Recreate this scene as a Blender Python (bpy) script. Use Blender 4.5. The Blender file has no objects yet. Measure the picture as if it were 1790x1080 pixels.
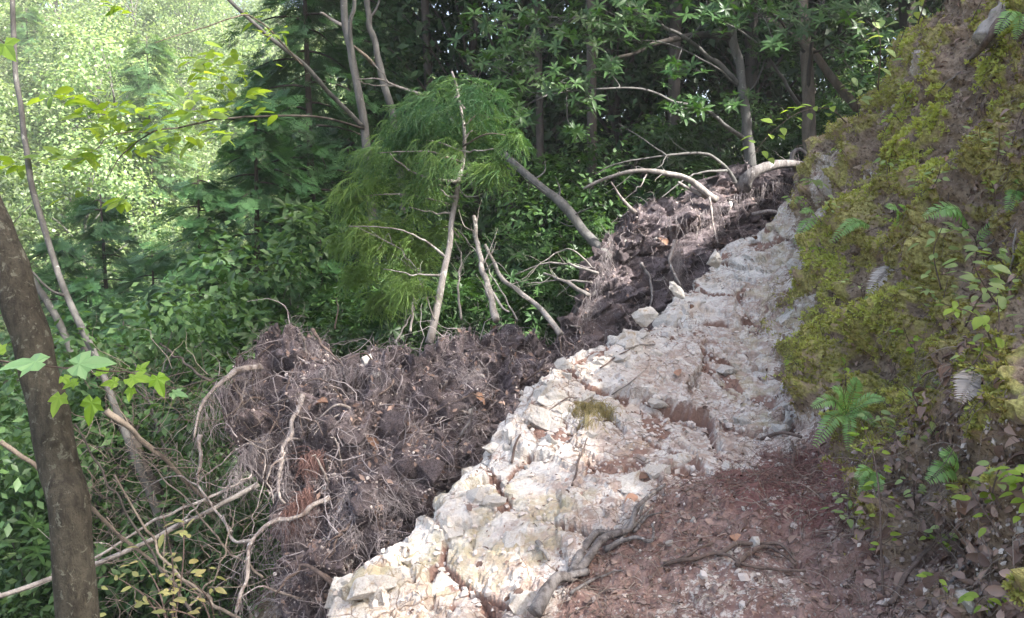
import bpy, math
import numpy as np
from mathutils import Vector
from mathutils.bvhtree import BVHTree

SC = bpy.context.scene
COL = SC.collection
rng = np.random.default_rng(11)

# ------------------------------------------------------------------ camera, sky, sun, exposure
CAM_Z, PITCH, FPX = 1.5, math.radians(5.0), 1405.0
cam_data = bpy.data.cameras.new('camera')
cam_data.sensor_width = 36.0
cam_data.lens = 36.0 * FPX / 1790.0
cam_data.clip_start = 0.05
cam_data.clip_end = 500
cam = bpy.data.objects.new('camera', cam_data)
cam.location = (0, 0, CAM_Z)
cam.rotation_euler = (math.radians(90) - PITCH, 0, 0)
COL.objects.link(cam)
SC.camera = cam

SUN_AZ, SUN_EL = math.radians(118), math.radians(44)      # azimuth clockwise from +Y
sd = Vector((math.sin(SUN_AZ) * math.cos(SUN_EL), math.cos(SUN_AZ) * math.cos(SUN_EL), math.sin(SUN_EL)))
world = bpy.data.worlds.new('World')
SC.world = world
world.use_nodes = True
wn = world.node_tree.nodes
sky = wn.new('ShaderNodeTexSky')
sky.sky_type = 'NISHITA'
sky.sun_disc = False
sky.sun_elevation = SUN_EL
sky.sun_rotation = SUN_AZ
sky.air_density = 1.0
sky.dust_density = 6.0
sky.ozone_density = 0.4
wn['Background'].inputs['Strength'].default_value = 0.15
world.node_tree.links.new(sky.outputs[0], wn['Background'].inputs[0])
sun_data = bpy.data.lights.new('sun', 'SUN')
sun_data.energy = 5.0
sun_data.angle = math.radians(0.5)
sun_data.color = (1.0, 0.97, 0.92)
sun = bpy.data.objects.new('sun', sun_data)
sun.rotation_euler = sd.to_track_quat('Z', 'Y').to_euler()
COL.objects.link(sun)
SC.view_settings.view_transform = 'Standard'
SC.view_settings.look = 'None'
SC.view_settings.gamma = 1.0
SC.view_settings.exposure = 2.1
SC.cycles.use_denoising = True
SC.cycles.max_bounces = 7
SC.cycles.transmission_bounces = 4
SC.cycles.diffuse_bounces = 4

# ------------------------------------------------------------------ numeric helpers
CP, SP = math.cos(PITCH), math.sin(PITCH)

def P(px, py, d):
    """a point seen at a pixel of the photograph, d metres away along the view axis"""
    dx = (px - 895.0) / FPX * d
    dy = (540.0 - py) / FPX * d
    return np.array([dx, d * CP + dy * SP, CAM_Z - d * SP + dy * CP])

def ray(px, py):
    v = P(px, py, 1.0) - np.array([0, 0, CAM_Z])
    return v / np.linalg.norm(v)

def pix(p):
    q = np.asarray(p) - np.array([0, 0, CAM_Z])
    d = q[..., 1] * CP - q[..., 2] * SP
    u = q[..., 1] * SP + q[..., 2] * CP
    return 895 + q[..., 0] / d * FPX, 540 - u / d * FPX, d

def nrm(v):
    v = np.asarray(v, float)
    return v / np.maximum(np.linalg.norm(v, axis=-1, keepdims=True), 1e-9)

def sstep(a, b, x):
    t = np.clip((x - a) / (b - a), 0, 1)
    return t * t * (3 - 2 * t)

def h3(ix, iy, iz, seed):
    with np.errstate(over='ignore'):
        h = (ix.astype(np.int64).astype(np.uint32) * np.uint32(374761393)
             + iy.astype(np.int64).astype(np.uint32) * np.uint32(668265263)
             + iz.astype(np.int64).astype(np.uint32) * np.uint32(2147483647 - 97)
             + np.uint32(seed * 2654435761 % 4294967296))
        h = (h ^ (h >> np.uint32(13))) * np.uint32(1274126177)
        h = (h ^ (h >> np.uint32(16))) * np.uint32(2246822519)
        h = h ^ (h >> np.uint32(15))
    return h.astype(np.float64) / 4294967295.0

def vnoise(p, seed=0):
    i = np.floor(p); f = p - i
    w = f * f * f * (f * (f * 6 - 15) + 10)
    r = 0
    for a in (0, 1):
        for b in (0, 1):
            for c in (0, 1):
                g = h3(i[:, 0] + a, i[:, 1] + b, i[:, 2] + c, seed)
                r = r + g * (w[:, 0] if a else 1 - w[:, 0]) * (w[:, 1] if b else 1 - w[:, 1]) * (w[:, 2] if c else 1 - w[:, 2])
    return r * 2 - 1

def fbm(p, scale, octv=4, seed=0, gain=0.5):
    q = p / scale
    r = np.zeros(len(p)); a = 1.0; s = 0
    for k in range(octv):
        r += a * vnoise(q, seed + k * 7); s += a
        q = q * 2.03 + 5.3; a *= gain
    return r / s

def cells(p, scale, seed=0):
    """Voronoi blocks: returns a faceted height (each block a tilted plane), edge distance and a block random"""
    q = p / scale
    i = np.floor(q)
    n = len(p)
    f1 = np.full(n, 9.0); f2 = np.full(n, 9.0); ht = np.zeros(n); rd = np.zeros(n)
    for a in (-1, 0, 1):
        for b in (-1, 0, 1):
            for c in (-1, 0, 1):
                x, y, z = i[:, 0] + a, i[:, 1] + b, i[:, 2] + c
                ox = x + h3(x, y, z, seed); oy = y + h3(x, y, z, seed + 1); oz = z + h3(x, y, z, seed + 2)
                dx, dy, dz = q[:, 0] - ox, q[:, 1] - oy, q[:, 2] - oz
                d = np.sqrt(dx * dx + dy * dy + dz * dz)
                r = h3(x, y, z, seed + 3)
                hh = r + dx * (h3(x, y, z, seed + 4) - .5) * 1.6 + dy * (h3(x, y, z, seed + 5) - .5) * 1.6
                near = d < f1
                f2 = np.where(near, f1, np.minimum(f2, d))
                ht = np.where(near, hh, ht); rd = np.where(near, r, rd)
                f1 = np.where(near, d, f1)
    return ht, f2 - f1, rd

def spline(pts, n):
    """Catmull-Rom through the rows of pts, n samples"""
    pts = np.asarray(pts, float)
    m = len(pts)
    if m == 2:
        return pts[0] + (pts[1] - pts[0]) * np.linspace(0, 1, n)[:, None]
    e = np.vstack([2 * pts[0] - pts[1], pts, 2 * pts[-1] - pts[-2]])
    t = np.linspace(0, m - 1 - 1e-6, n)
    k = t.astype(int); u = (t - k)[:, None]
    a, b, c, d = e[k], e[k + 1], e[k + 2], e[k + 3]
    return .5 * (2 * b + (c - a) * u + (2 * a - 5 * b + 4 * c - d) * u ** 2 + (3 * b - a - 3 * c + d) * u ** 3)

# ------------------------------------------------------------------ mesh / object helpers
def mk(name, v, faces, mat, parent=None, origin=None, attrs=None, smooth=True):
    v = np.asarray(v, float)
    if origin is not None:
        v = v - np.asarray(origin)
    if isinstance(faces, np.ndarray):
        faces = [faces]
    faces = [np.asarray(f, np.int32) for f in faces if len(f)]
    me = bpy.data.meshes.new(name)
    me.vertices.add(len(v))
    me.vertices.foreach_set('co', v.astype(np.float32).ravel())
    nl = sum(f.size for f in faces); nf = sum(len(f) for f in faces)
    me.loops.add(nl); me.polygons.add(nf)
    me.loops.foreach_set('vertex_index', np.concatenate([f.ravel() for f in faces]))
    tot = np.concatenate([np.full(len(f), f.shape[1], np.int32) for f in faces])
    st = np.concatenate([[0], np.cumsum(tot)[:-1]]).astype(np.int32)
    me.polygons.foreach_set('loop_start', st)
    me.polygons.foreach_set('use_smooth', np.full(nf, smooth))
    me.update(calc_edges=True)
    if attrs:
        for k, a in attrs.items():
            at = me.attributes.new(k, 'FLOAT', 'POINT')
            at.data.foreach_set('value', np.asarray(a, np.float32))
    if mat is not None:
        me.materials.append(mat)
    ob = bpy.data.objects.new(name, me)
    COL.objects.link(ob)
    if parent is not None:
        ob.parent = parent
    elif origin is not None:
        ob.location = tuple(origin)
    return ob

def tag(o, label=None, cat=None, group=None, kind=None):
    if label: o['label'] = label
    if cat: o['category'] = cat
    if group: o['group'] = group
    if kind: o['kind'] = kind
    return o

def thing(name, label, cat, loc=(0, 0, 0), group=None):
    o = bpy.data.objects.new(name, None)
    o.empty_display_size = 0.1
    o.location = tuple(loc)
    COL.objects.link(o)
    return tag(o, label, cat, group)

def copy_tree(o, parent=None):
    c = o.copy(); COL.objects.link(c); c.parent = parent
    for ch in o.children:
        copy_tree(ch, c)
    return c

def link_mesh(name, me, parent, loc=(0, 0, 0), rot=None, scale=1.0):
    ob = bpy.data.objects.new(name, me)
    COL.objects.link(ob)
    ob.parent = parent
    ob.location = tuple(loc)
    if rot is not None: ob.rotation_euler = tuple(rot)
    ob.scale = (scale,) * 3 if np.isscalar(scale) else tuple(scale)
    return ob

class Bag:
    """collects shapes that belong to one mesh"""
    def __init__(s): s.v = []; s.f = []; s.n = 0; s.t = []
    def add(s, v, f, tint=0.5):
        v = np.asarray(v)
        s.v.append(v)
        for q in ([f] if isinstance(f, np.ndarray) else f):
            s.f.append(np.asarray(q) + s.n)
        s.n += len(v)
        s.t.append(np.full(len(v), tint) if np.isscalar(tint) else np.asarray(tint))
    def build(s, name, mat, parent=None, origin=None, smooth=True):
        return mk(name, np.vstack(s.v), s.f, mat, parent, origin, {'tint': np.concatenate(s.t)}, smooth)

def tube(pts, rad, sides=8, wob=0.0, seed=0):
    pts = np.asarray(pts, float); n = len(pts)
    rad = np.broadcast_to(np.asarray(rad, float), (n,))
    tg = nrm(np.gradient(pts, axis=0))
    a = np.cross(tg[0], [0.31, 0.11, 0.94]); a = a / (np.linalg.norm(a) + 1e-9)
    fr = []
    for i in range(n):
        a = a - tg[i] * (a @ tg[i]); a = a / (np.linalg.norm(a) + 1e-9)
        fr.append(a)
    A = np.array(fr); B = np.cross(tg, A)
    th = np.arange(sides) / sides * 2 * np.pi
    r = np.repeat(rad[:, None], sides, 1)
    if wob:
        q = np.stack([np.cos(th)[None, :].repeat(n, 0).ravel() * 1.3, np.sin(th)[None, :].repeat(n, 0).ravel() * 1.3,
                      np.repeat(np.arange(n) * .45, sides)], 1)
        r = r * (1 + wob * vnoise(q + seed * 13.7, seed).reshape(n, sides))
    v = pts[:, None, :] + r[..., None] * (np.cos(th)[None, :, None] * A[:, None, :] + np.sin(th)[None, :, None] * B[:, None, :])
    v = v.reshape(-1, 3)
    i = np.arange(n - 1)[:, None] * sides; j = np.arange(sides)[None, :]; k = (np.arange(sides) + 1)[None, :] % sides
    f = np.stack([i + j, i + k, i + sides + k, i + sides + j], -1).reshape(-1, 4)
    c0 = len(v)
    v = np.vstack([v, pts[:1], pts[-1:]])
    jj = np.arange(sides); kk = (jj + 1) % sides
    cap = np.vstack([np.stack([kk, jj, np.full(sides, c0)], 1), np.stack([(n - 1) * sides + jj, (n - 1) * sides + kk, np.full(sides, c0 + 1)], 1)])
    return v, [f, cap]

def limb(pts, r0, r1, sides=8, seg=None, crook=0.0, wob=0.12, seed=0):
    """a bent, tapering branch through control points"""
    pts = np.asarray(pts, float)
    L = np.linalg.norm(np.diff(pts, axis=0), axis=1).sum()
    n = seg or max(6, min(40, int(L / max(r0, .006) / 1.6)))
    c = spline(pts, n)
    if crook:
        off = np.stack([vnoise(np.stack([np.linspace(0, n * .33, n), np.full(n, seed + .5), np.full(n, k * 9.1)], 1), seed + k) for k in range(3)], 1)
        env = np.sin(np.linspace(0.0, 1, n) * np.pi)[:, None] ** .5
        c = c + off * crook * env
    rad = r0 + (r1 - r0) * np.linspace(0, 1, n) ** .8
    return tube(c, rad, sides, wob, seed)

def hairs(start, direc, length, r, seg=5, curl=0.5, grav=0.3, seed=0, floor=None):
    """thousands of fine three-sided roots or twigs"""
    g = np.random.default_rng(seed)
    N = len(start); p = start.copy(); d = nrm(direc)
    L = np.broadcast_to(np.asarray(length, float), (N,))
    pts = [p.copy()]; ds = [d.copy()]
    for k in range(seg):
        d = nrm(d + g.normal(0, curl, (N, 3)) + np.array([0, 0, -grav]))
        p = p + d * (L / seg)[:, None]
        pts.append(p.copy()); ds.append(d.copy())
    pts = np.stack(pts, 1); ds = np.stack(ds, 1)
    A = nrm(np.cross(ds, np.array([.3, .5, .81]))); B = np.cross(ds, A)
    th = np.arange(3) / 3 * 2 * np.pi
    rr = np.broadcast_to(np.asarray(r, float), (N,))[:, None, None] * (1 - .75 * np.arange(seg + 1) / seg)[None, :, None]
    v = pts[:, :, None, :] + rr[..., None] * (np.cos(th)[None, None, :, None] * A[:, :, None, :] + np.sin(th)[None, None, :, None] * B[:, :, None, :])
    base = (np.arange(N) * (seg + 1) * 3)[:, None, None] + (np.arange(seg) * 3)[None, :, None]
    j = np.arange(3)[None, None, :]; k = (np.arange(3) + 1)[None, None, :] % 3
    f = np.stack([base + j, base + k, base + 3 + k, base + 3 + j], -1).reshape(-1, 4)
    tint = np.repeat(g.random(N), (seg + 1) * 3)
    return v.reshape(-1, 3), f, tint

def inst(tv, tf, pos, Y, Z, scale, tint=None, seed=0):
    """copies of one small template shape merged into one mesh; Y = leaf axis, Z = leaf normal"""
    g = np.random.default_rng(seed)
    N = len(pos); m = len(tv)
    Z = nrm(Z); Y = nrm(Y - Z * (Y * Z).sum(1, keepdims=True)); X = np.cross(Y, Z)
    sc = np.asarray(scale, float)
    sc = np.broadcast_to(sc[:, None] if sc.ndim == 1 else sc, (N, 3)) if sc.ndim else np.full((N, 3), sc)
    v = pos[:, None, :] + (tv[None, :, 0:1] * sc[:, None, 0:1]) * X[:, None, :] + (tv[None, :, 1:2] * sc[:, None, 1:2]) * Y[:, None, :] + (tv[None, :, 2:3] * sc[:, None, 2:3]) * Z[:, None, :]
    fs = [(np.asarray(f)[None] + (np.arange(N) * m)[:, None, None]).reshape(-1, np.asarray(f).shape[1]) for f in (tf if isinstance(tf, list) else [tf])]
    if tint is None: tint = g.random(N)
    return v.reshape(-1, 3), fs, np.repeat(tint, m)

def rdir(n, g=rng):
    return nrm(g.normal(0, 1, (n, 3)))

# ------------------------------------------------------------------ materials
def nt(name):
    m = bpy.data.materials.new(name); m.use_nodes = True
    t = m.node_tree; b = t.nodes['Principled BSDF']
    return m, t, b, t.links.new

def N_(t, kind, **kw):
    n = t.nodes.new(kind)
    for k, v in kw.items():
        if k in n.inputs: n.inputs[k].default_value = v
        else: setattr(n, k, v)
    return n

def mixc(t, a, b, fac):
    n = t.nodes.new('ShaderNodeMix'); n.data_type = 'RGBA'
    for s, x in ((0, fac), (6, a), (7, b)):
        if hasattr(x, 'links') or isinstance(x, bpy.types.NodeSocket): t.links.new(x, n.inputs[s])
        else: n.inputs[s].default_value = x if s == 0 else (*x, 1)
    return n.outputs[2]

def ramp(t, src, a, b):
    n = t.nodes.new('ShaderNodeMapRange'); n.interpolation_type = 'SMOOTHSTEP'
    n.inputs[1].default_value = a; n.inputs[2].default_value = b
    t.links.new(src, n.inputs[0])
    return n.outputs[0]

def noise(t, scale, detail=5, rough=.6, coord='Object', dist=0.0):
    c = t.nodes.new('ShaderNodeTexCoord')
    n = N_(t, 'ShaderNodeTexNoise', Scale=scale, Detail=detail, Roughness=rough, Distortion=dist)
    t.links.new(c.outputs[coord], n.inputs['Vector'])
    return n.outputs[0]

def vor(t, scale, feature='F1'):
    c = t.nodes.new('ShaderNodeTexCoord')
    n = N_(t, 'ShaderNodeTexVoronoi', Scale=scale); n.feature = feature
    t.links.new(c.outputs['Object'], n.inputs['Vector'])
    return n

def bump(t, b, srcs, strength=.5, dist=.02):
    prev = None
    for s, st, di in srcs:
        n = N_(t, 'ShaderNodeBump', Strength=st, Distance=di)
        t.links.new(s, n.inputs['Height'])
        if prev is not None: t.links.new(prev, n.inputs['Normal'])
        prev = n.outputs[0]
    t.links.new(prev, b.inputs['Normal'])

def attr(t, name):
    n = t.nodes.new('ShaderNodeAttribute'); n.attribute_name = name
    return n.outputs['Fac']

def leaf_mat(name, ca, cb, trans=.35, rough=.45, tcol=None, rnd=.25, spec=.5):
    m, t, b, L = nt(name)
    oi = t.nodes.new('ShaderNodeObjectInfo')
    c = mixc(t, ca, cb, attr(t, 'tint'))
    hv = t.nodes.new('ShaderNodeHueSaturation')
    mr = N_(t, 'ShaderNodeMapRange'); mr.inputs[3].default_value = 1 - rnd; mr.inputs[4].default_value = 1 + rnd
    L(oi.outputs['Random'], mr.inputs[0]); L(mr.outputs[0], hv.inputs['Value']); L(c, hv.inputs['Color'])
    c = hv.outputs[0]
    L(c, b.inputs['Base Color'])
    b.inputs['Roughness'].default_value = rough
    b.inputs['Specular IOR Level'].default_value = spec
    tr = t.nodes.new('ShaderNodeBsdfTranslucent')
    g = t.nodes.new('ShaderNodeMix'); g.data_type = 'RGBA'; g.blend_type = 'MULTIPLY'; g.inputs[0].default_value = 1
    L(c, g.inputs[6]); g.inputs[7].default_value = (*(tcol or (1.9, 1.8, .7)), 1)
    L(g.outputs[2], tr.inputs[0])
    mx = t.nodes.new('ShaderNodeMixShader'); mx.inputs[0].default_value = trans
    L(b.outputs[0], mx.inputs[1]); L(tr.outputs[0], mx.inputs[2])
    L(mx.outputs[0], t.nodes['Material Output'].inputs[0])
    return m

def bark_mat(name, ca, cb, scale=14, lichen=None, lam=.55, bmp=.6, stretch=.25):
    m, t, b, L = nt(name)
    c = t.nodes.new('ShaderNodeTexCoord'); mp = t.nodes.new('ShaderNodeMapping')
    mp.inputs['Scale'].default_value = (1, 1, stretch)
    L(c.outputs['Object'], mp.inputs[0])
    n = N_(t, 'ShaderNodeTexNoise', Scale=scale, Detail=7, Roughness=.65); L(mp.outputs[0], n.inputs['Vector'])
    col = mixc(t, ca, cb, ramp(t, n.outputs[0], .35, .68))
    f = noise(t, scale * 6, 3)
    col = mixc(t, col, tuple(x * .55 for x in ca), ramp(t, f, .52, .72))
    if lichen:
        col = mixc(t, col, lichen, ramp(t, noise(t, scale * .8, 6, .7, dist=.6), lam, lam + .07))
    L(col, b.inputs['Base Color'])
    b.inputs['Roughness'].default_value = .88; b.inputs['Specular IOR Level'].default_value = .25
    bump(t, b, [(n.outputs[0], bmp, .02), (f, bmp * .6, .006)])
    return m

def plain_mat(name, ca, cb, scale=20, rough=.85, b1=.4, bd=.01):
    m, t, b, L = nt(name)
    n = noise(t, scale, 6, .65)
    L(mixc(t, ca, cb, ramp(t, n, .32, .7)), b.inputs['Base Color'])
    b.inputs['Roughness'].default_value = rough; b.inputs['Specular IOR Level'].default_value = .3
    bump(t, b, [(n, b1, bd)])
    return m

def tint_mat(name, ca, cb, rough=.85, spec=.25):
    m, t, b, L = nt(name)
    L(mixc(t, ca, cb, attr(t, 'tint')), b.inputs['Base Color'])
    b.inputs['Roughness'].default_value = rough; b.inputs['Specular IOR Level'].default_value = spec
    return m

M = {}
M['bark_dark'] = bark_mat('bark_dark', (.092, .082, .062), (.042, .037, .029), 70, (.16, .16, .125), .56, .9, .4)
M['bark_grey'] = bark_mat('bark_grey', (.15, .145, .135), (.07, .066, .062), 14, (.30, .30, .27), .62)
M['bark_shade'] = bark_mat('bark_shade', (.09, .075, .065), (.04, .035, .03), 10, (.13, .13, .11), .64)
M['bark_pale'] = bark_mat('bark_pale', (.33, .30, .275), (.15, .13, .115), 18, (.5, .48, .43), .58)
M['bark_tan'] = bark_mat('bark_tan', (.20, .165, .13), (.10, .08, .065), 16)
M['dead_wood'] = bark_mat('dead_wood', (.24, .22, .21), (.075, .062, .058), 30, (.36, .34, .33), .58, .9)
M['root_pale'] = bark_mat('root_pale', (.38, .335, .305), (.14, .105, .09), 30, (.56, .53, .50), .58, .9)
M['root_brown'] = bark_mat('root_brown', (.17, .125, .105), (.075, .055, .047), 26)
M['root_hair'] = tint_mat('root_hair', (.085, .064, .064), (.42, .37, .365))
M['red_root_hair'] = tint_mat('red_root_hair', (.13, .07, .06), (.24, .14, .12))
M['twig'] = tint_mat('twig', (.10, .07, .055), (.30, .25, .21))
M['pebble'] = tint_mat('pebble', (.20, .15, .135), (.56, .50, .455), .9)
M['dead_leaf'] = leaf_mat('dead_leaf', (.115, .06, .038), (.30, .17, .11), .12, .7, (1.2, .8, .6), .3)
M['litter'] = leaf_mat('litter', (.09, .052, .04), (.36, .25, .20), .08, .75, (1.1, .8, .6), .2)
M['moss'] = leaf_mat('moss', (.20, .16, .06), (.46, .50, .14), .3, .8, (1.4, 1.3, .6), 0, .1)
M['fern'] = leaf_mat('fern', (.16, .31, .10), (.26, .44, .17), .4, .5, rnd=.15)
M['dead_fern'] = leaf_mat('dead_fern', (.28, .24, .21), (.42, .38, .34), .1, .8, (1, 1, 1))
M['lime'] = leaf_mat('lime', (.14, .24, .03), (.27, .38, .06), .5, .5, rnd=.2)
M['sprig'] = leaf_mat('sprig', (.13, .21, .06), (.29, .37, .15), .4, .5, rnd=.2)
M['yellow_leaf'] = leaf_mat('yellow_leaf', (.22, .23, .08), (.36, .32, .13), .4, .5, (1.4, 1.2, .5))
M['maple'] = leaf_mat('maple', (.20, .36, .04), (.26, .42, .06), .55, .45, (1.5, 1.5, .5), .1)
M['maple_cool'] = leaf_mat('maple_cool', (.16, .30, .12), (.20, .34, .15), .35, .4, (1.2, 1.4, .8), .1)
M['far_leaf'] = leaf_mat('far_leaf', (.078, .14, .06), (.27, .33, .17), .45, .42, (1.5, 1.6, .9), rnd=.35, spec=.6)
M['far_conifer'] = leaf_mat('far_conifer', (.06, .13, .05), (.11, .19, .08), .3, .5, rnd=.1)
M['hinoki'] = leaf_mat('hinoki', (.034, .095, .036), (.08, .18, .055), .25, .5, (1.4, 1.6, .6), .2)
M['sugi'] = leaf_mat('sugi', (.042, .12, .045), (.16, .26, .06), .3, .55, (1.5, 1.5, .5), 0)
M['evergreen'] = leaf_mat('evergreen', (.020, .055, .018), (.06, .12, .032), .22, .42, (1.5, 1.7, .5), .2, .3)
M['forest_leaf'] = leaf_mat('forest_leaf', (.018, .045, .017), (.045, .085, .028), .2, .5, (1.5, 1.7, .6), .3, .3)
M['shrub'] = leaf_mat('shrub', (.038, .088, .030), (.105, .185, .065), .35, .45, (1.5, 1.6, .6), .3, .35)

def rock_material(name):
    m, t, b, L = nt(name)
    n1 = noise(t, 2.6, 7, .65, dist=.4); n2 = noise(t, 14, 6, .65); n3 = noise(t, 70, 4, .6); n4 = noise(t, 6, 5, .6)
    c = mixc(t, (.61, .575, .53), (.46, .40, .35), ramp(t, n2, .42, .70))
    c = mixc(t, c, (.30, .27, .25), ramp(t, n3, .56, .74))
    c = mixc(t, c, (.40, .30, .20), ramp(t, n1, .54, .72))
    c = mixc(t, c, (.36, .335, .22), ramp(t, n4, .60, .76))
    c = mixc(t, c, (.66, .63, .59), ramp(t, noise(t, 30, 3), .60, .72))
    L(c, b.inputs['Base Color'])
    b.inputs['Roughness'].default_value = .85; b.inputs['Specular IOR Level'].default_value = .3
    bump(t, b, [(n2, .5, .03), (n3, .6, .008)])
    return m
M['rock'] = rock_material('rock')

def ground_material():
    m, t, b, L = nt('hill_ground')
    rock_, moss_, dirt_ = attr(t, 'rock'), attr(t, 'moss'), attr(t, 'dirt')
    green_, dark_, bankm_ = attr(t, 'algae'), attr(t, 'red'), attr(t, 'bank')
    n1 = noise(t, 2.4, 7, .65, dist=.5); n2 = noise(t, 13, 7, .68); n3 = noise(t, 62, 5, .65); n4 = noise(t, 5, 6, .65)
    v1 = vor(t, 55)
    # bank soil: brown earth with leaf crumbs
    bank = mixc(t, (.18, .13, .09), (.37, .285, .21), ramp(t, n2, .38, .66))
    bank = mixc(t, bank, (.065, .042, .032), ramp(t, n3, .50, .68))
    bank = mixc(t, bank, (.36, .29, .23), ramp(t, noise(t, 34, 4, .6), .60, .70))
    mossc = mixc(t, (.20, .175, .06), (.42, .39, .14), ramp(t, n3, .35, .65))
    mossc = mixc(t, mossc, (.32, .235, .155), ramp(t, n4, .50, .62))
    mossc = mixc(t, mossc, (.34, .29, .11), ramp(t, noise(t, 28, 4, .6), .58, .70))
    c = mixc(t, bank, mossc, ramp(t, moss_, .35, .65))
    # reddish gravelly dirt
    d = mixc(t, (.17, .105, .09), (.30, .205, .175), ramp(t, n2, .36, .66))
    d = mixc(t, d, (.13, .075, .068), ramp(t, n3, .50, .68))
    d = mixc(t, d, (.42, .35, .31), ramp(t, noise(t, 46, 3, .55), .66, .72))
    d = mixc(t, d, (.17, .085, .075), red_mask(t, dark_, n4))
    c = mixc(t, c, d, ramp(t, mathn(t, 'SUBTRACT', 1.0, bankm_), .35, .65))
    # pale weathered granite
    r = mixc(t, (.60, .57, .535), (.46, .405, .365), ramp(t, n2, .44, .68))
    r = mixc(t, r, (.33, .29, .265), ramp(t, n3, .55, .72))
    r = mixc(t, r, (.40, .29, .20), ramp(t, n1, .55, .70))
    r = mixc(t, r, (.25, .16, .125), ramp(t, noise(t, 8.5, 6, .7, dist=.8), .60, .68))
    r = mixc(t, r, (.64, .61, .57), ramp(t, noise(t, 24, 3), .58, .72))
    r = mixc(t, r, (.50, .425, .355), ramp(t, noise(t, 4.2, 7, .72), .50, .66))
    r = mixc(t, r, (.38, .28, .235), ramp(t, noise(t, 11, 6, .75, dist=.5), .58, .70))
    r = mixc(t, r, (.36, .28, .24), mathn(t, 'MULTIPLY', ramp(t, attr(t, 'dust'), .2, .9), ramp(t, noise(t, 17, 6, .7), .38, .6)))
    ck = []
    for sc_, w_ in ((7.0, .035), (19.0, .05)):
        tc = t.nodes.new('ShaderNodeTexCoord'); nz = N_(t, 'ShaderNodeTexNoise', Scale=sc_ * .9, Detail=4.0)
        L(tc.outputs['Object'], nz.inputs['Vector']); mx_ = t.nodes.new('ShaderNodeMix'); mx_.data_type = 'VECTOR'; mx_.inputs[0].default_value = .12
        L(tc.outputs['Object'], mx_.inputs[4]); L(nz.outputs['Color'], mx_.inputs[5])
        vo = N_(t, 'ShaderNodeTexVoronoi', Scale=sc_); vo.feature = 'DISTANCE_TO_EDGE'; L(mx_.outputs[1], vo.inputs['Vector'])
        ck.append(ramp(t, vo.outputs['Distance'], w_, 0.0))
    ckm = mathn(t, 'MULTIPLY', mathn(t, 'MAXIMUM', ck[0], mathn(t, 'MULTIPLY', ck[1], .7)), ramp(t, n1, .40, .58))
    r = mixc(t, r, (.20, .145, .11), ckm)
    r = mixc(t, r, (.37, .325, .20), algae_mask(t, green_, n2))
    r = mixc(t, r, (.24, .15, .12), ramp(t, mathn(t, 'ADD', attr(t, 'crack'), mathn(t, 'MULTIPLY', n3, .5)), .6, 1.0))
    c = mixc(t, c, r, ramp(t, mathn(t, 'ADD', rock_, mathn(t, 'MULTIPLY', mathn(t, 'SUBTRACT', mathn(t, 'ADD', n2, n3), 1.0), 1.6)), .38, .62))
    L(c, b.inputs['Base Color'])
    b.inputs['Roughness'].default_value = .9; b.inputs['Specular IOR Level'].default_value = .25
    bump(t, b, [(n2, .6, .03), (n3, .8, .012)])
    return m

def mathn(t, op, a, b):
    n = t.nodes.new('ShaderNodeMath'); n.operation = op
    for i, x in enumerate((a, b)):
        if isinstance(x, bpy.types.NodeSocket): t.links.new(x, n.inputs[i])
        else: n.inputs[i].default_value = x
    return n.outputs[0]

def red_mask(t, a, n): return ramp(t, mathn(t, 'ADD', a, mathn(t, 'MULTIPLY', n, .8)), .75, 1.1)
def algae_mask(t, a, n): return ramp(t, mathn(t, 'ADD', a, mathn(t, 'MULTIPLY', n, 1.6)), 1.25, 2.3)
M['ground'] = ground_material()

def soil_material():
    m, t, b, L = nt('torn_soil')
    n1 = noise(t, 3, 6, .65); n2 = noise(t, 17, 7, .7); n3 = noise(t, 80, 5, .65)
    c = mixc(t, (.24, .20, .205), (.105, .083, .087), ramp(t, n2, .35, .62))
    c = mixc(t, c, (.20, .15, .14), ramp(t, n1, .52, .68))
    c = mixc(t, c, (.06, .043, .042), ramp(t, n3, .54, .68))
    c = mixc(t, c, (.42, .36, .335), ramp(t, noise(t, 58, 3, .5), .64, .70))
    L(c, b.inputs['Base Color'])
    b.inputs['Roughness'].default_value = .95; b.inputs['Specular IOR Level'].default_value = .15
    bump(t, b, [(n2, .8, .04), (n3, 1, .015)])
    return m
M['soil'] = soil_material()

def floor_material():
    m, t, b, L = nt('forest_floor')
    n1 = noise(t, .5, 6, .65); n2 = noise(t, 7, 6, .7)
    c = mixc(t, (.075, .055, .04), (.045, .06, .025), ramp(t, n1, .42, .6))
    c = mixc(t, c, (.16, .12, .09), ramp(t, n2, .58, .72))
    L(c, b.inputs['Base Color'])
    b.inputs['Roughness'].default_value = .95
    bump(t, b, [(n2, .7, .06)])
    return m
M['floor'] = floor_material()

# ------------------------------------------------------------------ terrain shape
CREST = np.array([P(480, 1250, 2.5), P(590, 1075, 2.9), P(700, 950, 3.2), P(860, 800, 3.7), P(960, 640, 4.3), P(1050, 600, 4.8),
                  P(1130, 560, 5.3), P(1200, 500, 6.0), P(1270, 420, 6.8), P(1390, 370, 8.0)])
BASE = np.array([P(1580, 1250, 2.0), P(1560, 1080, 2.3), P(1545, 950, 2.6), P(1480, 800, 3.3), P(1400, 720, 3.9), P(1350, 660, 4.6),
                 P(1360, 560, 5.2), P(1370, 470, 6.0), P(1390, 380, 7.0)])

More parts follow.
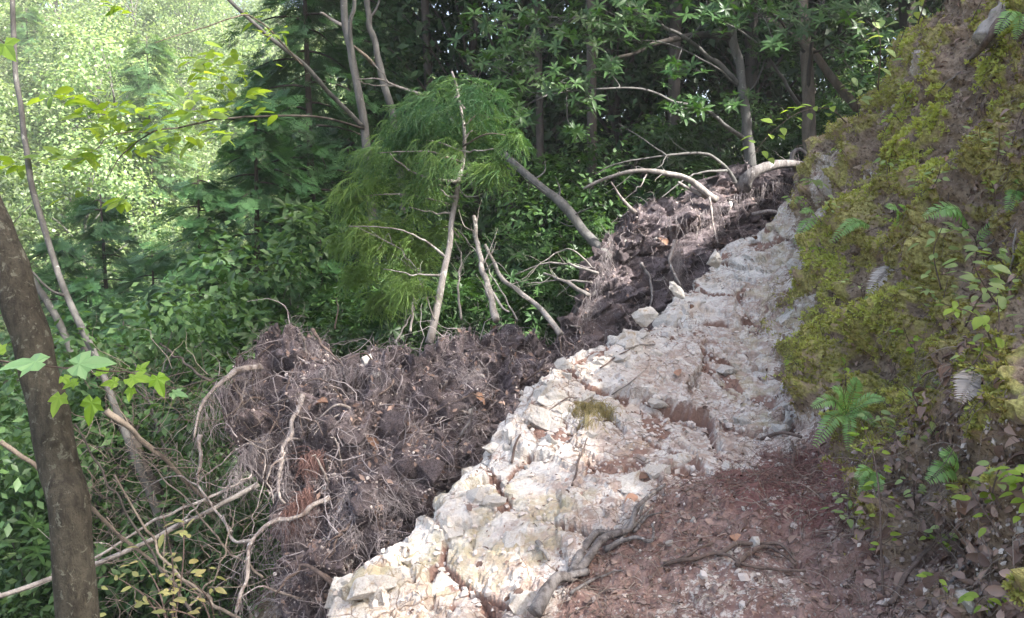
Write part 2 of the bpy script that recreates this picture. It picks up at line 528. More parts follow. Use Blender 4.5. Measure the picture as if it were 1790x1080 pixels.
def side_dist(poly, x, y):
    """signed plan distance to a polyline, positive on its right"""
    best = np.full(x.shape, 1e9); sg = np.ones(x.shape)
    ext = np.vstack([poly[0] - 6 * nrm(poly[1] - poly[0]), poly, poly[-1] + 8 * nrm(poly[-1] - poly[-2])])
    for a, b in zip(ext[:-1], ext[1:]):
        ex, ey = b[0] - a[0], b[1] - a[1]
        t = np.clip(((x - a[0]) * ex + (y - a[1]) * ey) / (ex * ex + ey * ey), 0, 1)
        dx, dy = x - a[0] - t * ex, y - a[1] - t * ey
        d = np.hypot(dx, dy)
        s = np.sign(ey * (x - a[0]) - ex * (y - a[1]))
        near = d < best
        best = np.where(near, d, best); sg = np.where(near, s, sg)
    return best * np.where(sg == 0, 1, sg)

def drop(x, y):
    d = -side_dist(CREST, x, y)
    return .85 * sstep(-.02, .34, d) * (1 - sstep(8.5, 11, y)) * sstep(-1, 1.2, y)

ctrl = list(CREST) + list(BASE)
ctrl += [P(*a) for a in ((1000, 1080, 2.65), (1300, 1080, 2.5), (1200, 800, 3.5), (1100, 700, 4.1), (1250, 600, 4.8), (1300, 500, 5.8),
                         (1340, 420, 7.0), (1000, 900, 3.2), (1350, 880, 2.95),
                         (1790, 1080, 1.95), (1790, 800, 2.15), (1790, 540, 2.5), (1790, 300, 3.0), (1790, 0, 3.7), (1650, 900, 2.45),
                         (1620, 700, 2.9), (1560, 600, 3.45), (1500, 500, 4.3), (1450, 420, 5.3), (1600, 400, 3.6), (1640, 200, 4.1),
                         (1680, 60, 4.4), (1640, 0, 5.0), (1600, 100, 5.1), (1510, 200, 5.6), (1430, 280, 6.3), (1550, 300, 4.6))]
ctrl += [np.array(a, float) for a in (
    (-1.5, 3, -.9), (-.9, 4.6, -.35), (-2.5, 2, -1.2), (0, 6.2, 0.0), (1, 7.8, .35), (-2, 6, -1.2), (-4, 4, -2.5), (-5, 8, -3.4), (0, 10, -.9),
    (2.5, 10.5, .6), (3.6, 9.2, 1.5), (3, 13, 0.0), (-3, 12, -3), (0, 15, -3), (8, 16, 1.0), (0, 0, -.05), (.6, 1.2, .12), (1.3, 0, .6),
    (2.5, 0, 2.2), (-1, 0.4, -.5), (-1, 1.6, -.65), (-3, 0, -2), (5, 0, 5), (5, 4, 5.4), (8, 4, 8.4), (12, 0, 12), (12, 8, 10.5), (8, 9, 6.0), (5, 10, 2.4),
    (4, 8.3, 1.9), (3.6, 6.5, 2.9), (0, -6, -.2), (8, -6, 8), (-8, 0, -5), (16, 4, 15), (20, -10, 18), (20, 14, 15), (20, 0, 18.5), (12, -12, 11), (14, 20, 5), (-10, -10, -5))]
def far_z(s): return -7.0 + .47 * max(0, s - 19)
for s_ in (17, 25, 36, 50, 75):
    for t_ in (-45, -25, -8, 8, 25, 45):
        x_, y_ = -.6 * s_ + .8 * t_, .8 * s_ + .6 * t_
        if y_ > 9 and not (x_ > 4 and y_ < 24):
            ctrl.append(np.array([x_, y_, far_z(s_)]))
ctrl = np.array(ctrl)
def kern(r): return np.sqrt(r * r + .15 ** 2)
_D = np.linalg.norm(ctrl[:, None, :2] - ctrl[None, :, :2], axis=2)
_n = len(ctrl)
_A = np.zeros((_n + 3, _n + 3)); _A[:_n, :_n] = kern(_D) - np.eye(_n) * .01
_A[:_n, _n] = 1; _A[:_n, _n + 1:] = ctrl[:, :2]; _A[_n, :_n] = 1; _A[_n + 1:, :_n] = ctrl[:, :2].T
_W = np.linalg.solve(_A, np.concatenate([ctrl[:, 2] + drop(ctrl[:, 0], ctrl[:, 1]) * (side_dist(CREST, ctrl[:, 0], ctrl[:, 1]) < -.1), np.zeros(3)]))

def T(x, y):
    x = np.atleast_1d(np.asarray(x, float)); y = np.atleast_1d(np.asarray(y, float))
    out = np.empty(x.shape)
    for i in range(0, x.size, 20000):
        a, b = x.ravel()[i:i + 20000], y.ravel()[i:i + 20000]
        r = np.hypot(a[:, None] - ctrl[None, :, 0], b[:, None] - ctrl[None, :, 1])
        out.ravel()[i:i + 20000] = kern(r) @ _W[:_n] + _W[_n] + a * _W[_n + 1] + b * _W[_n + 2]
    return out - drop(x, y)

def gridmesh(xs, ys):
    X, Y = np.meshgrid(xs, ys)
    nx, ny = len(xs), len(ys)
    i = (np.arange(ny - 1)[:, None] * nx + np.arange(nx - 1)[None, :])
    f = np.stack([i, i + 1, i + nx + 1, i + nx], -1).reshape(-1, 4)
    return X.ravel(), Y.ravel(), f

# near ground: the rock path, the gravelly dirt and the mossy bank in one sheet
NX0, NX1, NY0, NY1 = -1.6, 3.5, 1.1, 8.8
GXS = np.concatenate([np.arange(NX0, .9, .0135), np.arange(.9, NX1, .0105)]); GYS = np.concatenate([np.arange(NY0, 5.2, .0145), np.arange(5.2, NY1, .020)])
gx, gy, gf = gridmesh(GXS, GYS)
gz = T(gx, gy)
nxs = len(GXS); nys = len(GYS)
ZZ = gz.reshape(nys, nxs)
dzy, dzx = np.gradient(ZZ, GYS, GXS)
gn = nrm(np.stack([-dzx.ravel(), -dzy.ravel(), np.ones(gz.size)], 1))
base_pts = np.stack([gx, gy, gz], 1)
dc = side_dist(CREST, gx, gy); db = side_dist(BASE, gx, gy)
wn1 = fbm(base_pts, .5, 4, 3); wn2 = fbm(base_pts, .18, 4, 9); wn3 = fbm(base_pts, 1.1, 3, 21)
gpx, gpy, gpd = pix(base_pts)
DIRT = np.array([P(930, 1150, 2.6), P(1040, 1010, 2.9), P(1150, 900, 3.2), P(1240, 810, 3.45), P(1330, 745, 3.7), P(1450, 740, 3.55), P(1700, 900, 2.6), P(1600, 1150, 2.1)])
def poly_dist(poly, x, y):
    best = np.full(x.shape, 1e9); ins = np.zeros(x.shape, bool)
    for a, b in zip(poly, np.roll(poly, -1, 0)):
        ex, ey = b[0] - a[0], b[1] - a[1]
        t = np.clip(((x - a[0]) * ex + (y - a[1]) * ey) / (ex * ex + ey * ey), 0, 1)
        best = np.minimum(best, np.hypot(x - a[0] - t * ex, y - a[1] - t * ey))
        c = ((a[1] > y) != (b[1] > y)) & (x < ex * (y - a[1]) / (ey + 1e-12) + a[0])
        ins ^= c
    return np.where(ins, -best, best)
dd = poly_dist(DIRT, gx, gy)
bankm = sstep(-.10, .14, db + .14 * wn1 + .14 * wn2)
slab = P(1290, 1060, 2.58)
slabm = .55 * sstep(.26, .08, np.hypot((gx - slab[0]) * .8, gy - slab[1]) + .14 * wn2)
dirtm = sstep(.15, -.13, dd + .20 * wn1 + .20 * wn2) * (1 - slabm)
lowm = sstep(-.25, -.4, dc + .1 * wn2)
rockm = (1 - dirtm) * (1 - bankm) * (1 - lowm)
rockm = rockm * (1 - .45 * slabm)
# rocks showing in the bank
for px_, py_, d_, r_ in ((1460, 300, 6.0, .26), (1600, 110, 5.0, .10), (1590, 405, 3.7, .06), (1390, 560, 5.0, .26), (1400, 460, 5.8, .24), (1430, 640, 4.3, .16), (1510, 330, 5.2, .16), (1650, 380, 3.5, .07), (1560, 500, 3.9, .10), (1440, 400, 5.7, .18)):
    c_ = P(px_, py_, d_)
    rockm = np.maximum(rockm, sstep(r_, r_ * .55, np.linalg.norm(base_pts - c_, axis=1) + .12 * r_ / .2 * wn2))
litterzone = sstep(2.95, 2.5, gpd + .4 * wn1) * sstep(560, 700, gpy + 60 * wn1)
f_fine = fbm(base_pts, .07, 3, 50)
mossm = bankm * sstep(-.06, .30, .7 * wn1 + .5 * wn3 + 1.0 * wn2 + .7 * f_fine - .13 - .5 * litterzone) * (1 - rockm)
hb, eb, rb = cells(base_pts + .05 * np.stack([wn2, wn1, wn2], 1), .42, 5)
hs, es, rs = cells(base_pts + .03 * np.stack([wn1, wn2, wn2], 1), .17, 31)
ht_, et_, rt_ = cells(base_pts, .065, 77)
f_tiny = fbm(base_pts, .03, 2, 57)
def blocks(scale, seed, stretch, warp):
    q_ = (base_pts + warp * np.stack([wn2, wn1, wn2], 1)) @ STRATA
    return cells(q_ * stretch, scale, seed)
STRATA = np.array([[.80, -.52, .30], [.55, .83, -.05], [-.22, .20, .95]])
k1, d1, q1 = blocks(.36, 105, np.array([1, .5, 1.0]), .06)
k2, d2, q2 = blocks(.15, 131, np.array([1, .5, 1.0]), .035)
k3, d3, q3 = blocks(.050, 177, np.array([1, .7, 1.0]), .01)
rockd = .075 * (k1 - .5) + .036 * (k2 - .5) + .012 * (k3 - .5) - .030 * sstep(.06, .0, d1) - .012 * sstep(.06, 0, d2) + .004 * f_fine + .003 * f_tiny - .012
disp = rockm * rockd
disp += dirtm * (.045 * wn2 + .026 * (ht_ - .4) * (rt_ > .55) + .014 * f_fine + .006 * f_tiny + .03 * (hs - .5) * (rs > .75))
disp += bankm * (1 - rockm) * (.20 * wn1 + .15 * wn2 + .05 * f_fine + .010 * f_tiny + .10 * (hb - .5) * sstep(0, .15, eb) + .06 * (hs - .5) * sstep(0, .2, es) - .035 + .06 * mossm * np.abs(fbm(base_pts, .12, 3, 61)))
disp += .02 * slabm - .6 * slabm * rockm * rockd
disp += lowm * .10 * wn1
crack = rockm * np.clip(sstep(.0, .6, -rockd / .07 - .35 + .8 * wn2 + .5 * f_fine) + .8 * sstep(.10, .02, d1) * sstep(-.3, .3, wn2), 0, 1)
gpts = base_pts + gn * disp[:, None]
algae = rockm * sstep(.0, .55, .8 * wn3 + .7 * wn1 + .35 * wn2) * sstep(5.6, 3.6, gpd)
algae = np.maximum(algae, .95 * slabm); algae = np.maximum(algae, .9 * rockm * sstep(-.55, -.05, db + .25 * wn1) * sstep(-.3, .3, wn3 + wn2 + .2))
redc = P(1390, 800, 3.2)
red = dirtm * sstep(.55, .15, np.hypot(gx - redc[0], (gy - redc[1]) * .8))
GROUND_FLAT = True
ground = mk('hillside_ground', gpts, gf, M['ground'], smooth=False, attrs={'rock': rockm, 'moss': mossm, 'dirt': dirtm, 'algae': algae, 'red': red, 'crack': crack, 'bank': np.maximum(bankm, lowm), 'dust': rockm * sstep(.15, .6, dc + .25 * wn1) * sstep(-.2, .5, .5 + wn1 + .6 * wn3)})
tag(ground, kind='structure')
tag(ground, 'pale granite path with reddish gravel under a mossy cut bank')
bvh = BVHTree.FromPolygons([tuple(v) for v in gpts], [tuple(f) for f in gf.tolist()])

def G(px, py, lift=0.0):
    """where the view ray of a pixel meets the near ground, with the surface normal"""
    r = ray(px, py)
    hit, n, i, d = bvh.ray_cast(Vector((0, 0, CAM_Z)), Vector(r))
    if hit is None:
        hit = Vector(P(px, py, 4.0)); n = Vector((0, 0, 1))
    n = np.array(n); n = n if n[2] > 0 else -n
    return np.array(hit) + n * lift, n

def drop_to(x, y):
    hit, n, i, d = bvh.ray_cast(Vector((x, y, 30)), Vector((0, 0, -1)))
    return hit.z if hit is not None else float(T(x, y)[0])

# far ground: lower slope, valley and the wooded slope opposite
fx, fy, ff = gridmesh(np.concatenate([np.arange(-70, -9, 2.0), np.arange(-9, 10, .35), np.arange(10, 60, 2.0)]),
                      np.concatenate([np.arange(-16, 0, 1.5), np.arange(0, 18, .35), np.arange(18, 90, 2.0)]))
fz = T(fx, fy)
fp = np.stack([fx, fy, fz], 1)
fz = fz + .16 * fbm(fp, 1.6, 4, 91) + .5 * fbm(fp, 7, 3, 92) * sstep(9, 16, fy)
inside = (fx > NX0 + .15) & (fx < NX1 - .15) & (fy > NY0 + .15) & (fy < NY1 - .15)
fz = np.where(inside, fz - 1.2, fz - .12 * ((fx > NX0 - .4) & (fx < NX1 + .4) & (fy > NY0 - .4) & (fy < NY1 + .4)))
far = mk('valley_terrain', np.stack([fx, fy, fz], 1), ff, M['floor'])
tag(far, kind='structure')

# ------------------------------------------------------------------ small shapes used many times
def leaf_shape(w=.45, fold=.12, curl=.15, n=4):
    """a leaf blade of length 1 along +Y folded at the midrib"""
    t = np.linspace(0, 1, n + 1)
    half = w * .5 * np.sin(np.pi * t ** .8) ** .8
    z = -curl * t ** 2
    v = [[0, t[0], 0]]
    for k in range(1, n):
        v += [[-half[k], t[k], z[k] + fold * half[k]], [0, t[k], z[k]], [half[k], t[k], z[k] + fold * half[k]]]
    v.append([0, 1, z[n]])
    f3 = [[0, 2, 1], [0, 3, 2]]; f4 = []
    for k in range(n - 2):
        a = 1 + 3 * k
        f4 += [[a, a + 1, a + 4, a + 3], [a + 1, a + 2, a + 5, a + 4]]
    a = 1 + 3 * (n - 2); tip = len(v) - 1
    f3 += [[a, a + 1, tip], [a + 1, a + 2, tip]]
    return np.array(v), ([np.array(f3), np.array(f4)] if f4 else [np.array(f3)])

LEAF4 = leaf_shape(.5, .2, .18, 4)
CURLED = leaf_shape(.55, .6, .5, 4)
LEAF3 = leaf_shape(.5, .2, .15, 2)
NARROW = leaf_shape(.26, .25, .22, 3)
FAR = (np.array([[0, 0, 0], [-.3, .5, .06], [.3, .5, .06], [0, 1, -.1]]), [np.array([[0, 2, 1], [1, 2, 3]])])

def rosette(n=8, w=.26, seed=0, lift=.35):
    g = np.random.default_rng(seed); b = Bag(); lv, lf = leaf_shape(w, .25, .25, 3)
    for k in range(n):
        a = k / n * 2 * np.pi + g.normal(0, .25); e = lift + g.normal(0, .22); s = g.uniform(.7, 1.1)
        d = np.array([math.cos(a) * math.cos(e), math.sin(a) * math.cos(e), math.sin(e)])
        z = np.array([-math.cos(a) * math.sin(e), -math.sin(a) * math.sin(e), math.cos(e)])
        x = np.cross(d, z)
        b.add(s * (lv[:, :1] * x + lv[:, 1:2] * d + lv[:, 2:] * z), lf)
    return np.vstack(b.v), b.f
ROS = rosette()

def spray(seed=0, n=9):
    """flat cypress spray: a midrib with forked side shoots, lying in XY"""
    g = np.random.default_rng(seed); v = []; f = []
    def strip(p, d, L, w):
        p = np.array(p, float); d = nrm(np.array(d, float)); s = np.array([d[1], -d[0], 0])
        a = len(v)
        q = p + d * L * .55 + np.array([0, 0, -.05 * L]); e = p + d * L + np.array([0, 0, -.16 * L])
        v.extend([p - s * w * .4, p + s * w * .4, q + s * w, q - s * w, e])
        f.append([a, a + 1, a + 2]); f.append([a, a + 2, a + 3]); f.append([a + 3, a + 2, a + 4])
    strip((0, 0, 0), (0, 1, 0), 1, .03)
    for k in range(n):
        t = .12 + .8 * k / n; sgn = 1 if k % 2 else -1
        L = .5 * (1 - t * .7) * g.uniform(.8, 1.15)
        d = np.array([sgn * .75, .8 + g.normal(0, .12), 0]); b0 = np.array([0, t, -.16 * t * t])
        strip(b0, d, L, .045)
        dn = nrm(d)
        for m in (.3, .55, .78):
            for q in (-1, 1):
                dd_ = dn + q * .75 * np.array([dn[1], -dn[0], 0])
                strip(b0 + dn * L * m, dd_, L * .42 * (1.15 - m * .6), .04)
    return np.array(v), [np.array(f)]
SPRAY = spray(1)

def tassel(seed=0, n=7):
    """drooping cedar shoots: curved strands that sweep out, hang and turn up at the tip, with short needles"""
    g = np.random.default_rng(seed); v = []; f = []
    for k in range(n):
        az = g.normal(0, .55); L = g.uniform(.6, 1.1); dr = g.uniform(.35, .8)
        pts = []
        for t in np.linspace(0, 1, 6):
            pts.append(np.array([math.sin(az) * t * L, math.cos(az) * L * (t - .45 * t * t), -1.15 * dr * L * (t ** 1.5) + .16 * L * t ** 4]) + g.normal(0, .012, 3))
        pts = np.array(pts)
        a = len(v)
        for i, p in enumerate(pts):
            w = .008 * (1 - .5 * i / 5)
            v.extend([p + [w, 0, w], p + [-w, 0, -w]])
        for i in range(5):
            f.append([a + 2 * i, a + 2 * i + 1, a + 2 * i + 3]); f.append([a + 2 * i, a + 2 * i + 3, a + 2 * i + 2])
        for i in range(1, 16):
            t = i / 16; q = t * 5; j = min(int(q), 4); p = pts[j] + (pts[j + 1] - pts[j]) * (q - j)
            d = nrm(pts[j + 1] - pts[j]); s = nrm(np.cross(d, rdir(1, g)[0]))
            e = p + (s * .7 + d) * .10; o = np.cross(s, d) * .011
            a2 = len(v); v.extend([p - o, p + o, e]); f.append([a2, a2 + 1, a2 + 2])
    return np.array(v), [np.array(f)]
TASSEL = tassel(3)

def stone_mesh(seed, flat=.65):
    """angular broken stone: hull of points on an uneven ball, edges slightly chamfered"""
    import bmesh
    g = np.random.default_rng(seed + 300)
    v = rdir(15, g) * g.uniform(.82, 1.08, (15, 1)) * np.array([1, g.uniform(.62, .9), flat])
    bm = bmesh.new(); [bm.verts.new(q) for q in v]
    r = bmesh.ops.convex_hull(bm, input=bm.verts)
    bmesh.ops.delete(bm, geom=[e for e in r['geom_interior'] if isinstance(e, bmesh.types.BMVert)], context='VERTS')
    bm.verts.ensure_lookup_table(); bm.verts.index_update()
    v = np.array([q.co[:] for q in bm.verts]); f = np.array([[w.index for w in p.verts] for p in bm.faces]); bm.free()
    return v, f
def boulder_mesh(seed, flat=.6):
    """fractured block: a hull refined and roughened, with ledges"""
    import bmesh
    g = np.random.default_rng(seed + 900)
    v = rdir(13, g) * g.uniform(.85, 1.08, (13, 1)) * np.array([1, g.uniform(.6, .85), flat])
    bm = bmesh.new(); [bm.verts.new(q) for q in v]
    r = bmesh.ops.convex_hull(bm, input=bm.verts)
    bmesh.ops.delete(bm, geom=[e for e in r['geom_interior'] if isinstance(e, bmesh.types.BMVert)], context='VERTS')
    for _ in range(4):
        long_ = [e for e in bm.edges if e.calc_length() > .16]
        if long_: bmesh.ops.subdivide_edges(bm, edges=long_, cuts=1)
        bmesh.ops.triangulate(bm, faces=bm.faces)
    bm.verts.index_update()
    v = np.array([q.co[:] for q in bm.verts]); f = np.array([[w.index for w in p.verts] for p in bm.faces]); bm.free()
    h, e, r_ = cells(v, .42, seed * 3 + 1); h2, e2, r2 = cells(v, .17, seed * 3 + 2)
    v = v + nrm(v) * (.07 * (h - .5) + .03 * (h2 - .5) + .03 * fbm(v, .3, 3, seed))[:, None]
    return v, f
STONES = [stone_mesh(k, fl) for k, fl in enumerate((.6, .7, .55, .8, .65, .5))]
PEB = []
for k in range(3):
    g_ = np.random.default_rng(k + 40)
    o = np.array([[1, 0, 0], [-1, 0, 0], [0, 1, 0], [0, -1, 0], [0, 0, 1], [0, 0, -1], [.62, .62, .3], [-.6, .6, .35], [.6, -.6, -.2], [-.6, -.62, .3]]) * g_.uniform(.75, 1.1, (10, 1)) * np.array([1, .8, .65])
    import bmesh
    bm = bmesh.new(); [bm.verts.new(q) for q in o]; bm.verts.ensure_lookup_table()
    bmesh.ops.convex_hull(bm, input=bm.verts)
    bm.verts.index_update()
    PEB.append((np.array([q.co[:] for q in bm.verts]), [np.array([[w.index for w in p.verts] for p in bm.faces])])); bm.free()

# ------------------------------------------------------------------ the two upturned root plates
def lattice(rows, nu, nv):
    R = np.array([[P(*c) for c in row] for row in rows])
    A = np.stack([spline(R[i], nu) for i in range(len(R))], 0)
    return np.stack([spline(A[:, j], nv) for j in range(nu)], 1)        # nv, nu, 3

def root_plate(name, label, rows, nu, nv, seed, thick, amp):
    S = lattice(rows, nu, nv)
    du = np.gradient(S, axis=1); dv = np.gradient(S, axis=0)
    Nn = nrm(np.cross(dv, du)); 
    toward = np.sign((Nn * (np.array([0, 0, CAM_Z]) - S)).sum(-1, keepdims=True)); Nn = Nn * toward
    p = S.reshape(-1, 3); nn = Nn.reshape(-1, 3)
    w1 = fbm(p, .55, 4, seed); w2 = fbm(p, .20, 4, seed + 5); w3 = np.abs(fbm(p, .13, 3, seed + 9))
    h1, e1, r1 = cells(p + .05 * np.stack([w1, w2, w1], 1), .24, seed + 20)
    h2, e2, r2 = cells(p, .085, seed + 24)
    u = np.tile(np.linspace(0, 1, nu), nv); v = np.repeat(np.linspace(0, 1, nv), nu)
    dsp = amp * (.9 * w1 + .55 * w2 - .5 * w3) + .65 * amp * (h1 - .5) * sstep(0, .1, e1) + .05 * (h2 - .5) + .022 * fbm(p, .05, 3, seed + 11)
    edge = np.minimum(np.minimum(u, 1 - u) * 6, np.minimum(v, 1 - v) * 6)
    p = p + nn * (dsp - .10 * (1 - sstep(0, 1, edge)))[:, None]
    # ragged rim
    p = p + (np.array([0, 0, 1]) * (1 - sstep(0, .12, v))[:, None]) * (.20 * fbm(np.stack([u * 14, u * 0, u * 0], 1), .5, 5, seed + 2, .65))[:, None]
    P3 = p.reshape(nv, nu, 3)
    base = np.array([S[-1, nu // 2, 0], S[-1, nu // 2, 1], S[-1, nu // 2, 2]])
    root = thing(name, label, 'root plate', base)
    # closed body: front sheet, rounded back sheet
    uu = np.sin(np.pi * np.clip(u, 0, 1)) ** .45 * np.sin(np.pi * np.clip(.08 + .92 * v, 0, 1)) ** .45
    back = p - nn * (.03 + thick * uu * (1 + .35 * w1))[:, None] + np.array([0, .10, -.05]) * uu[:, None]
    i = (np.arange(nv - 1)[:, None] * nu + np.arange(nu - 1)[None, :])
    f = np.stack([i, i + 1, i + nu + 1, i + nu], -1).reshape(-1, 4)
    n0 = len(p)
    rim = np.concatenate([np.arange(nu), np.arange(1, nv) * nu + nu - 1, (nv - 1) * nu + np.arange(nu - 2, -1, -1), np.arange(nv - 2, 0, -1) * nu])
    r2_ = np.roll(rim, -1)
    fr = np.stack([rim, rim + n0, r2_ + n0, r2_], 1)
    mk('soil', np.vstack([p, back]), [f[:, ::-1], f + n0, fr], M['soil'], root, base)
    return root, base, P3, Nn, u, v

def on_plate(P3, Nn, n, g, vlo=0.0, vhi=1.0):
    nv, nu = P3.shape[:2]
    a = g.uniform(vlo, vhi, n) * (nv - 1.01); b = g.uniform(0, 1, n) * (nu - 1.01)
    return P3[a.astype(int), b.astype(int)], Nn[a.astype(int), b.astype(int)], a / nv, b / nu

def dress_plate(root, base, P3, Nn, seed, n_hair, n_peb, n_scrap, dens_top=.3, n_rock=40, hang=None):
    g = np.random.default_rng(seed)
    b = Bag()
    p, n, a, q = on_plate(P3, Nn, n_hair, g)
    keep = fbm(p, .25, 3, seed + 3) + g.normal(0, .25, len(p)) > -.1
    p, n = p[keep], n[keep]
    v, f, t = hairs(p, n * .55 + g.normal(0, .55, p.shape), g.uniform(.04, .19, len(p)), g.uniform(.0008, .0024, len(p)) , 6, .5, .22, seed)
    b.add(v, f, t)
    # rim fringe
    p, n, a, q = on_plate(P3, Nn, int(n_hair * .10), g, 0, .04)
    v, f, t = hairs(p, n * .4 + np.array([0, 0, .9]) + g.normal(0, .6, p.shape), g.uniform(.05, .20, len(p)), g.uniform(.0009, .0022, len(p)), 6, .45, .16, seed + 1)
    b.add(v, f, t)
    tag(b.build('root_hair', M['root_hair'], root, base), kind='stuff')
    # matted bundles of finer roots
    b = Bag()
    for k in range(int(n_hair / 160)):
        c, n, a, q = on_plate(P3, Nn, 1, g, .03, .97)
        m = 60; dr = nrm(n[0] * .35 + g.normal(0, .6, 3) + np.array([0, 0, -.25]))
        st = c + g.normal(0, .035, (m, 3)) + n * .02
        v, f, t = hairs(st, dr + g.normal(0, .45, (m, 3)), g.uniform(.06, .24, m), g.uniform(.0008, .0017, m), 6, .42, .10, seed + k)
        b.add(v, f, t * .55 + .45)
    p, n, a, q = on_plate(P3, Nn, int(n_hair * .2), g, .0, .97)
    dr = rdir(len(p), g); dr = dr - n * (dr * n).sum(1, keepdims=True) * .6
    v, f, t = hairs(p + n * .015, dr + n * .25, g.uniform(.12, .42, len(p)), g.uniform(.0018, .0042, len(p)), 9, .34, .08, seed + 77)
    b.add(v, f, .25 + t * .75)
    tag(b.build('root_mat', M['root_hair'], root, base), kind='stuff')
    # grit and pale gravel caught in the soil
    b = Bag()
    for k in range(3):
        p, n, a, q = on_plate(P3, Nn, n_peb // 3, g)
        s = np.clip(g.lognormal(-5.35, .5, len(p)), .002, .018)
        v, f, t = inst(PEB[k][0], PEB[k][1], p + n * (s * .2)[:, None], rdir(len(p), g), n + g.normal(0, .4, p.shape), s, g.random(len(p)) ** 1.3)
        b.add(v, f, t)
    tag(b.build('grit', M['pebble'], root, base, smooth=False), kind='stuff')
    b = Bag()
    p, n, a, q = on_plate(P3, Nn, n_scrap, g)
    v, f, t = inst(*LEAF3, p + n * .012, rdir(len(p), g), n + g.normal(0, .6, p.shape), g.uniform(.015, .05, len(p)))
    b.add(v, f, t)
    tag(b.build('leaf_scraps', M['litter'], root, base), kind='stuff')
    p, n, a, q = on_plate(P3, Nn, 150, g, .0, .98)
    for k in range(150):
        s = float(np.clip(g.lognormal(-2.8, .4), .03, .15))
        link_mesh('clod', CM[k % 4], root, p[k] - base - n[k] * s * .25, g.uniform(0, 6, 3), s)
    p, n, a, q = on_plate(P3, Nn, n_rock, g, .08, .98)
    for k in range(n_rock):
        s = float(np.clip(g.lognormal(-3.75, .45), .014, .065))
        link_mesh('stone', SM[k % 6], root, p[k] - base + n[k] * s * .25, g.uniform(0, 6, 3), s)

SM = []
for k, (v_, f_) in enumerate(STONES):
    o_ = mk('stone', v_, f_, M['rock'], smooth=False); SM.append(o_.data); bpy.data.objects.remove(o_)

BM = []
for k in range(7):
    v_, f_ = boulder_mesh(k, (.5, .6, .45, .7, .55, .5, .65)[k]); o_ = mk('rock', v_, f_, M['rock'], smooth=False); BM.append(o_.data); bpy.data.objects.remove(o_)
CM = []
for k in range(4):
    v_, f_ = boulder_mesh(k + 20, .75); v_ = v_ * (1 + .25 * fbm(v_, .5, 3, k))[:, None]; o_ = mk('clod', v_, f_, M['soil'], smooth=True); CM.append(o_.data); bpy.data.objects.remove(o_)
rp1, base1, S1, N1, u1, v1_ = root_plate('upturned_root_plate', 'large upturned root plate of torn dark soil beside the pale rock path', [
    [(405, 612, 4.75), (520, 566, 4.75), (640, 592, 4.85), (760, 594, 4.95), (880, 556, 5.15), (1000, 583, 5.4), (1075, 590, 5.6)],
    [(388, 730, 4.5), (520, 700, 4.45), (640, 690, 4.5), (760, 680, 4.65), (870, 660, 4.9), (960, 650, 5.1), (1060, 645, 5.4)],
    [(425, 820, 4.25), (560, 800, 4.15), (660, 790, 4.2), (760, 780, 4.35), (850, 770, 4.6), (930, 740, 4.9), (1030, 700, 5.2)],
    [(440, 940, 4.05), (540, 930, 3.85), (620, 920, 3.85), (700, 900, 4.05), (790, 880, 4.35), (880, 820, 4.7), (1000, 760, 5.1)],
    [(415, 1110, 3.85), (500, 1130, 3.6), (580, 1140, 3.6), (650, 1100, 3.85), (740, 1020, 4.2), (850, 920, 4.6), (980, 840, 5.0)]], 280, 195, 301, .45, .24)
dress_plate(rp1, base1, S1, N1, 5, 3600, 3600, 1100, n_rock=36)
rp2, base2, S2, N2, u2, v2_ = root_plate('upturned_root_plate', 'farther upturned root plate standing behind the crest of the rock path', [
    [(1068, 388, 6.7), (1140, 352, 6.9), (1230, 347, 7.3), (1300, 302, 7.9), (1350, 288, 8.2), (1440, 288, 8.7)],
    [(1052, 450, 6.5), (1130, 430, 6.7), (1220, 420, 7.1), (1290, 380, 7.8), (1350, 340, 8.2), (1440, 340, 8.7)],
    [(1022, 530, 6.2), (1110, 510, 6.5), (1200, 480, 6.9), (1270, 440, 7.5), (1340, 400, 8.1), (1440, 400, 8.7)],
    [(985, 605, 5.9), (1080, 610, 6.2), (1180, 570, 6.75), (1260, 510, 7.4), (1340, 470, 8.0), (1440, 460, 8.7)]], 185, 120, 407, .5, .26)
dress_plate(rp2, base2, S2, N2, 6, 1100, 2200, 300, n_rock=20)

def px_limb(parent, base, name, pts, r0, r1, mat, sides=8, crook=.0, wob=.15, seed=0, label=None):
    q = [P(*a) for a in pts]
    v, f = limb(q, r0, r1, sides, None, crook, wob, seed)
    o = mk(name, v, f, M[mat], parent, base)
    if label: o['label'] = label
    return o, np.array(q)

def beard(parent, base, line, n, L, seed, mat='root_hair', r=.0013, spread=.35, name='root_hair', grav=.25, tmin=.3):
    g = np.random.default_rng(seed)
    c = spline(line, 60)[g.integers(0, 60, n)] + g.normal(0, .012, (n, 3))
    v, f, t = hairs(c, np.array([0, -.1, -1]) + g.normal(0, spread, (n, 3)), g.uniform(.3, 1, n) * L, g.uniform(.6, 1.2, n) * r, 7, .28, grav, seed)
    b = Bag(); b.add(v, f, tmin + (1 - tmin) * t)
    return tag(b.build(name, M[mat], parent, base), kind='stuff')

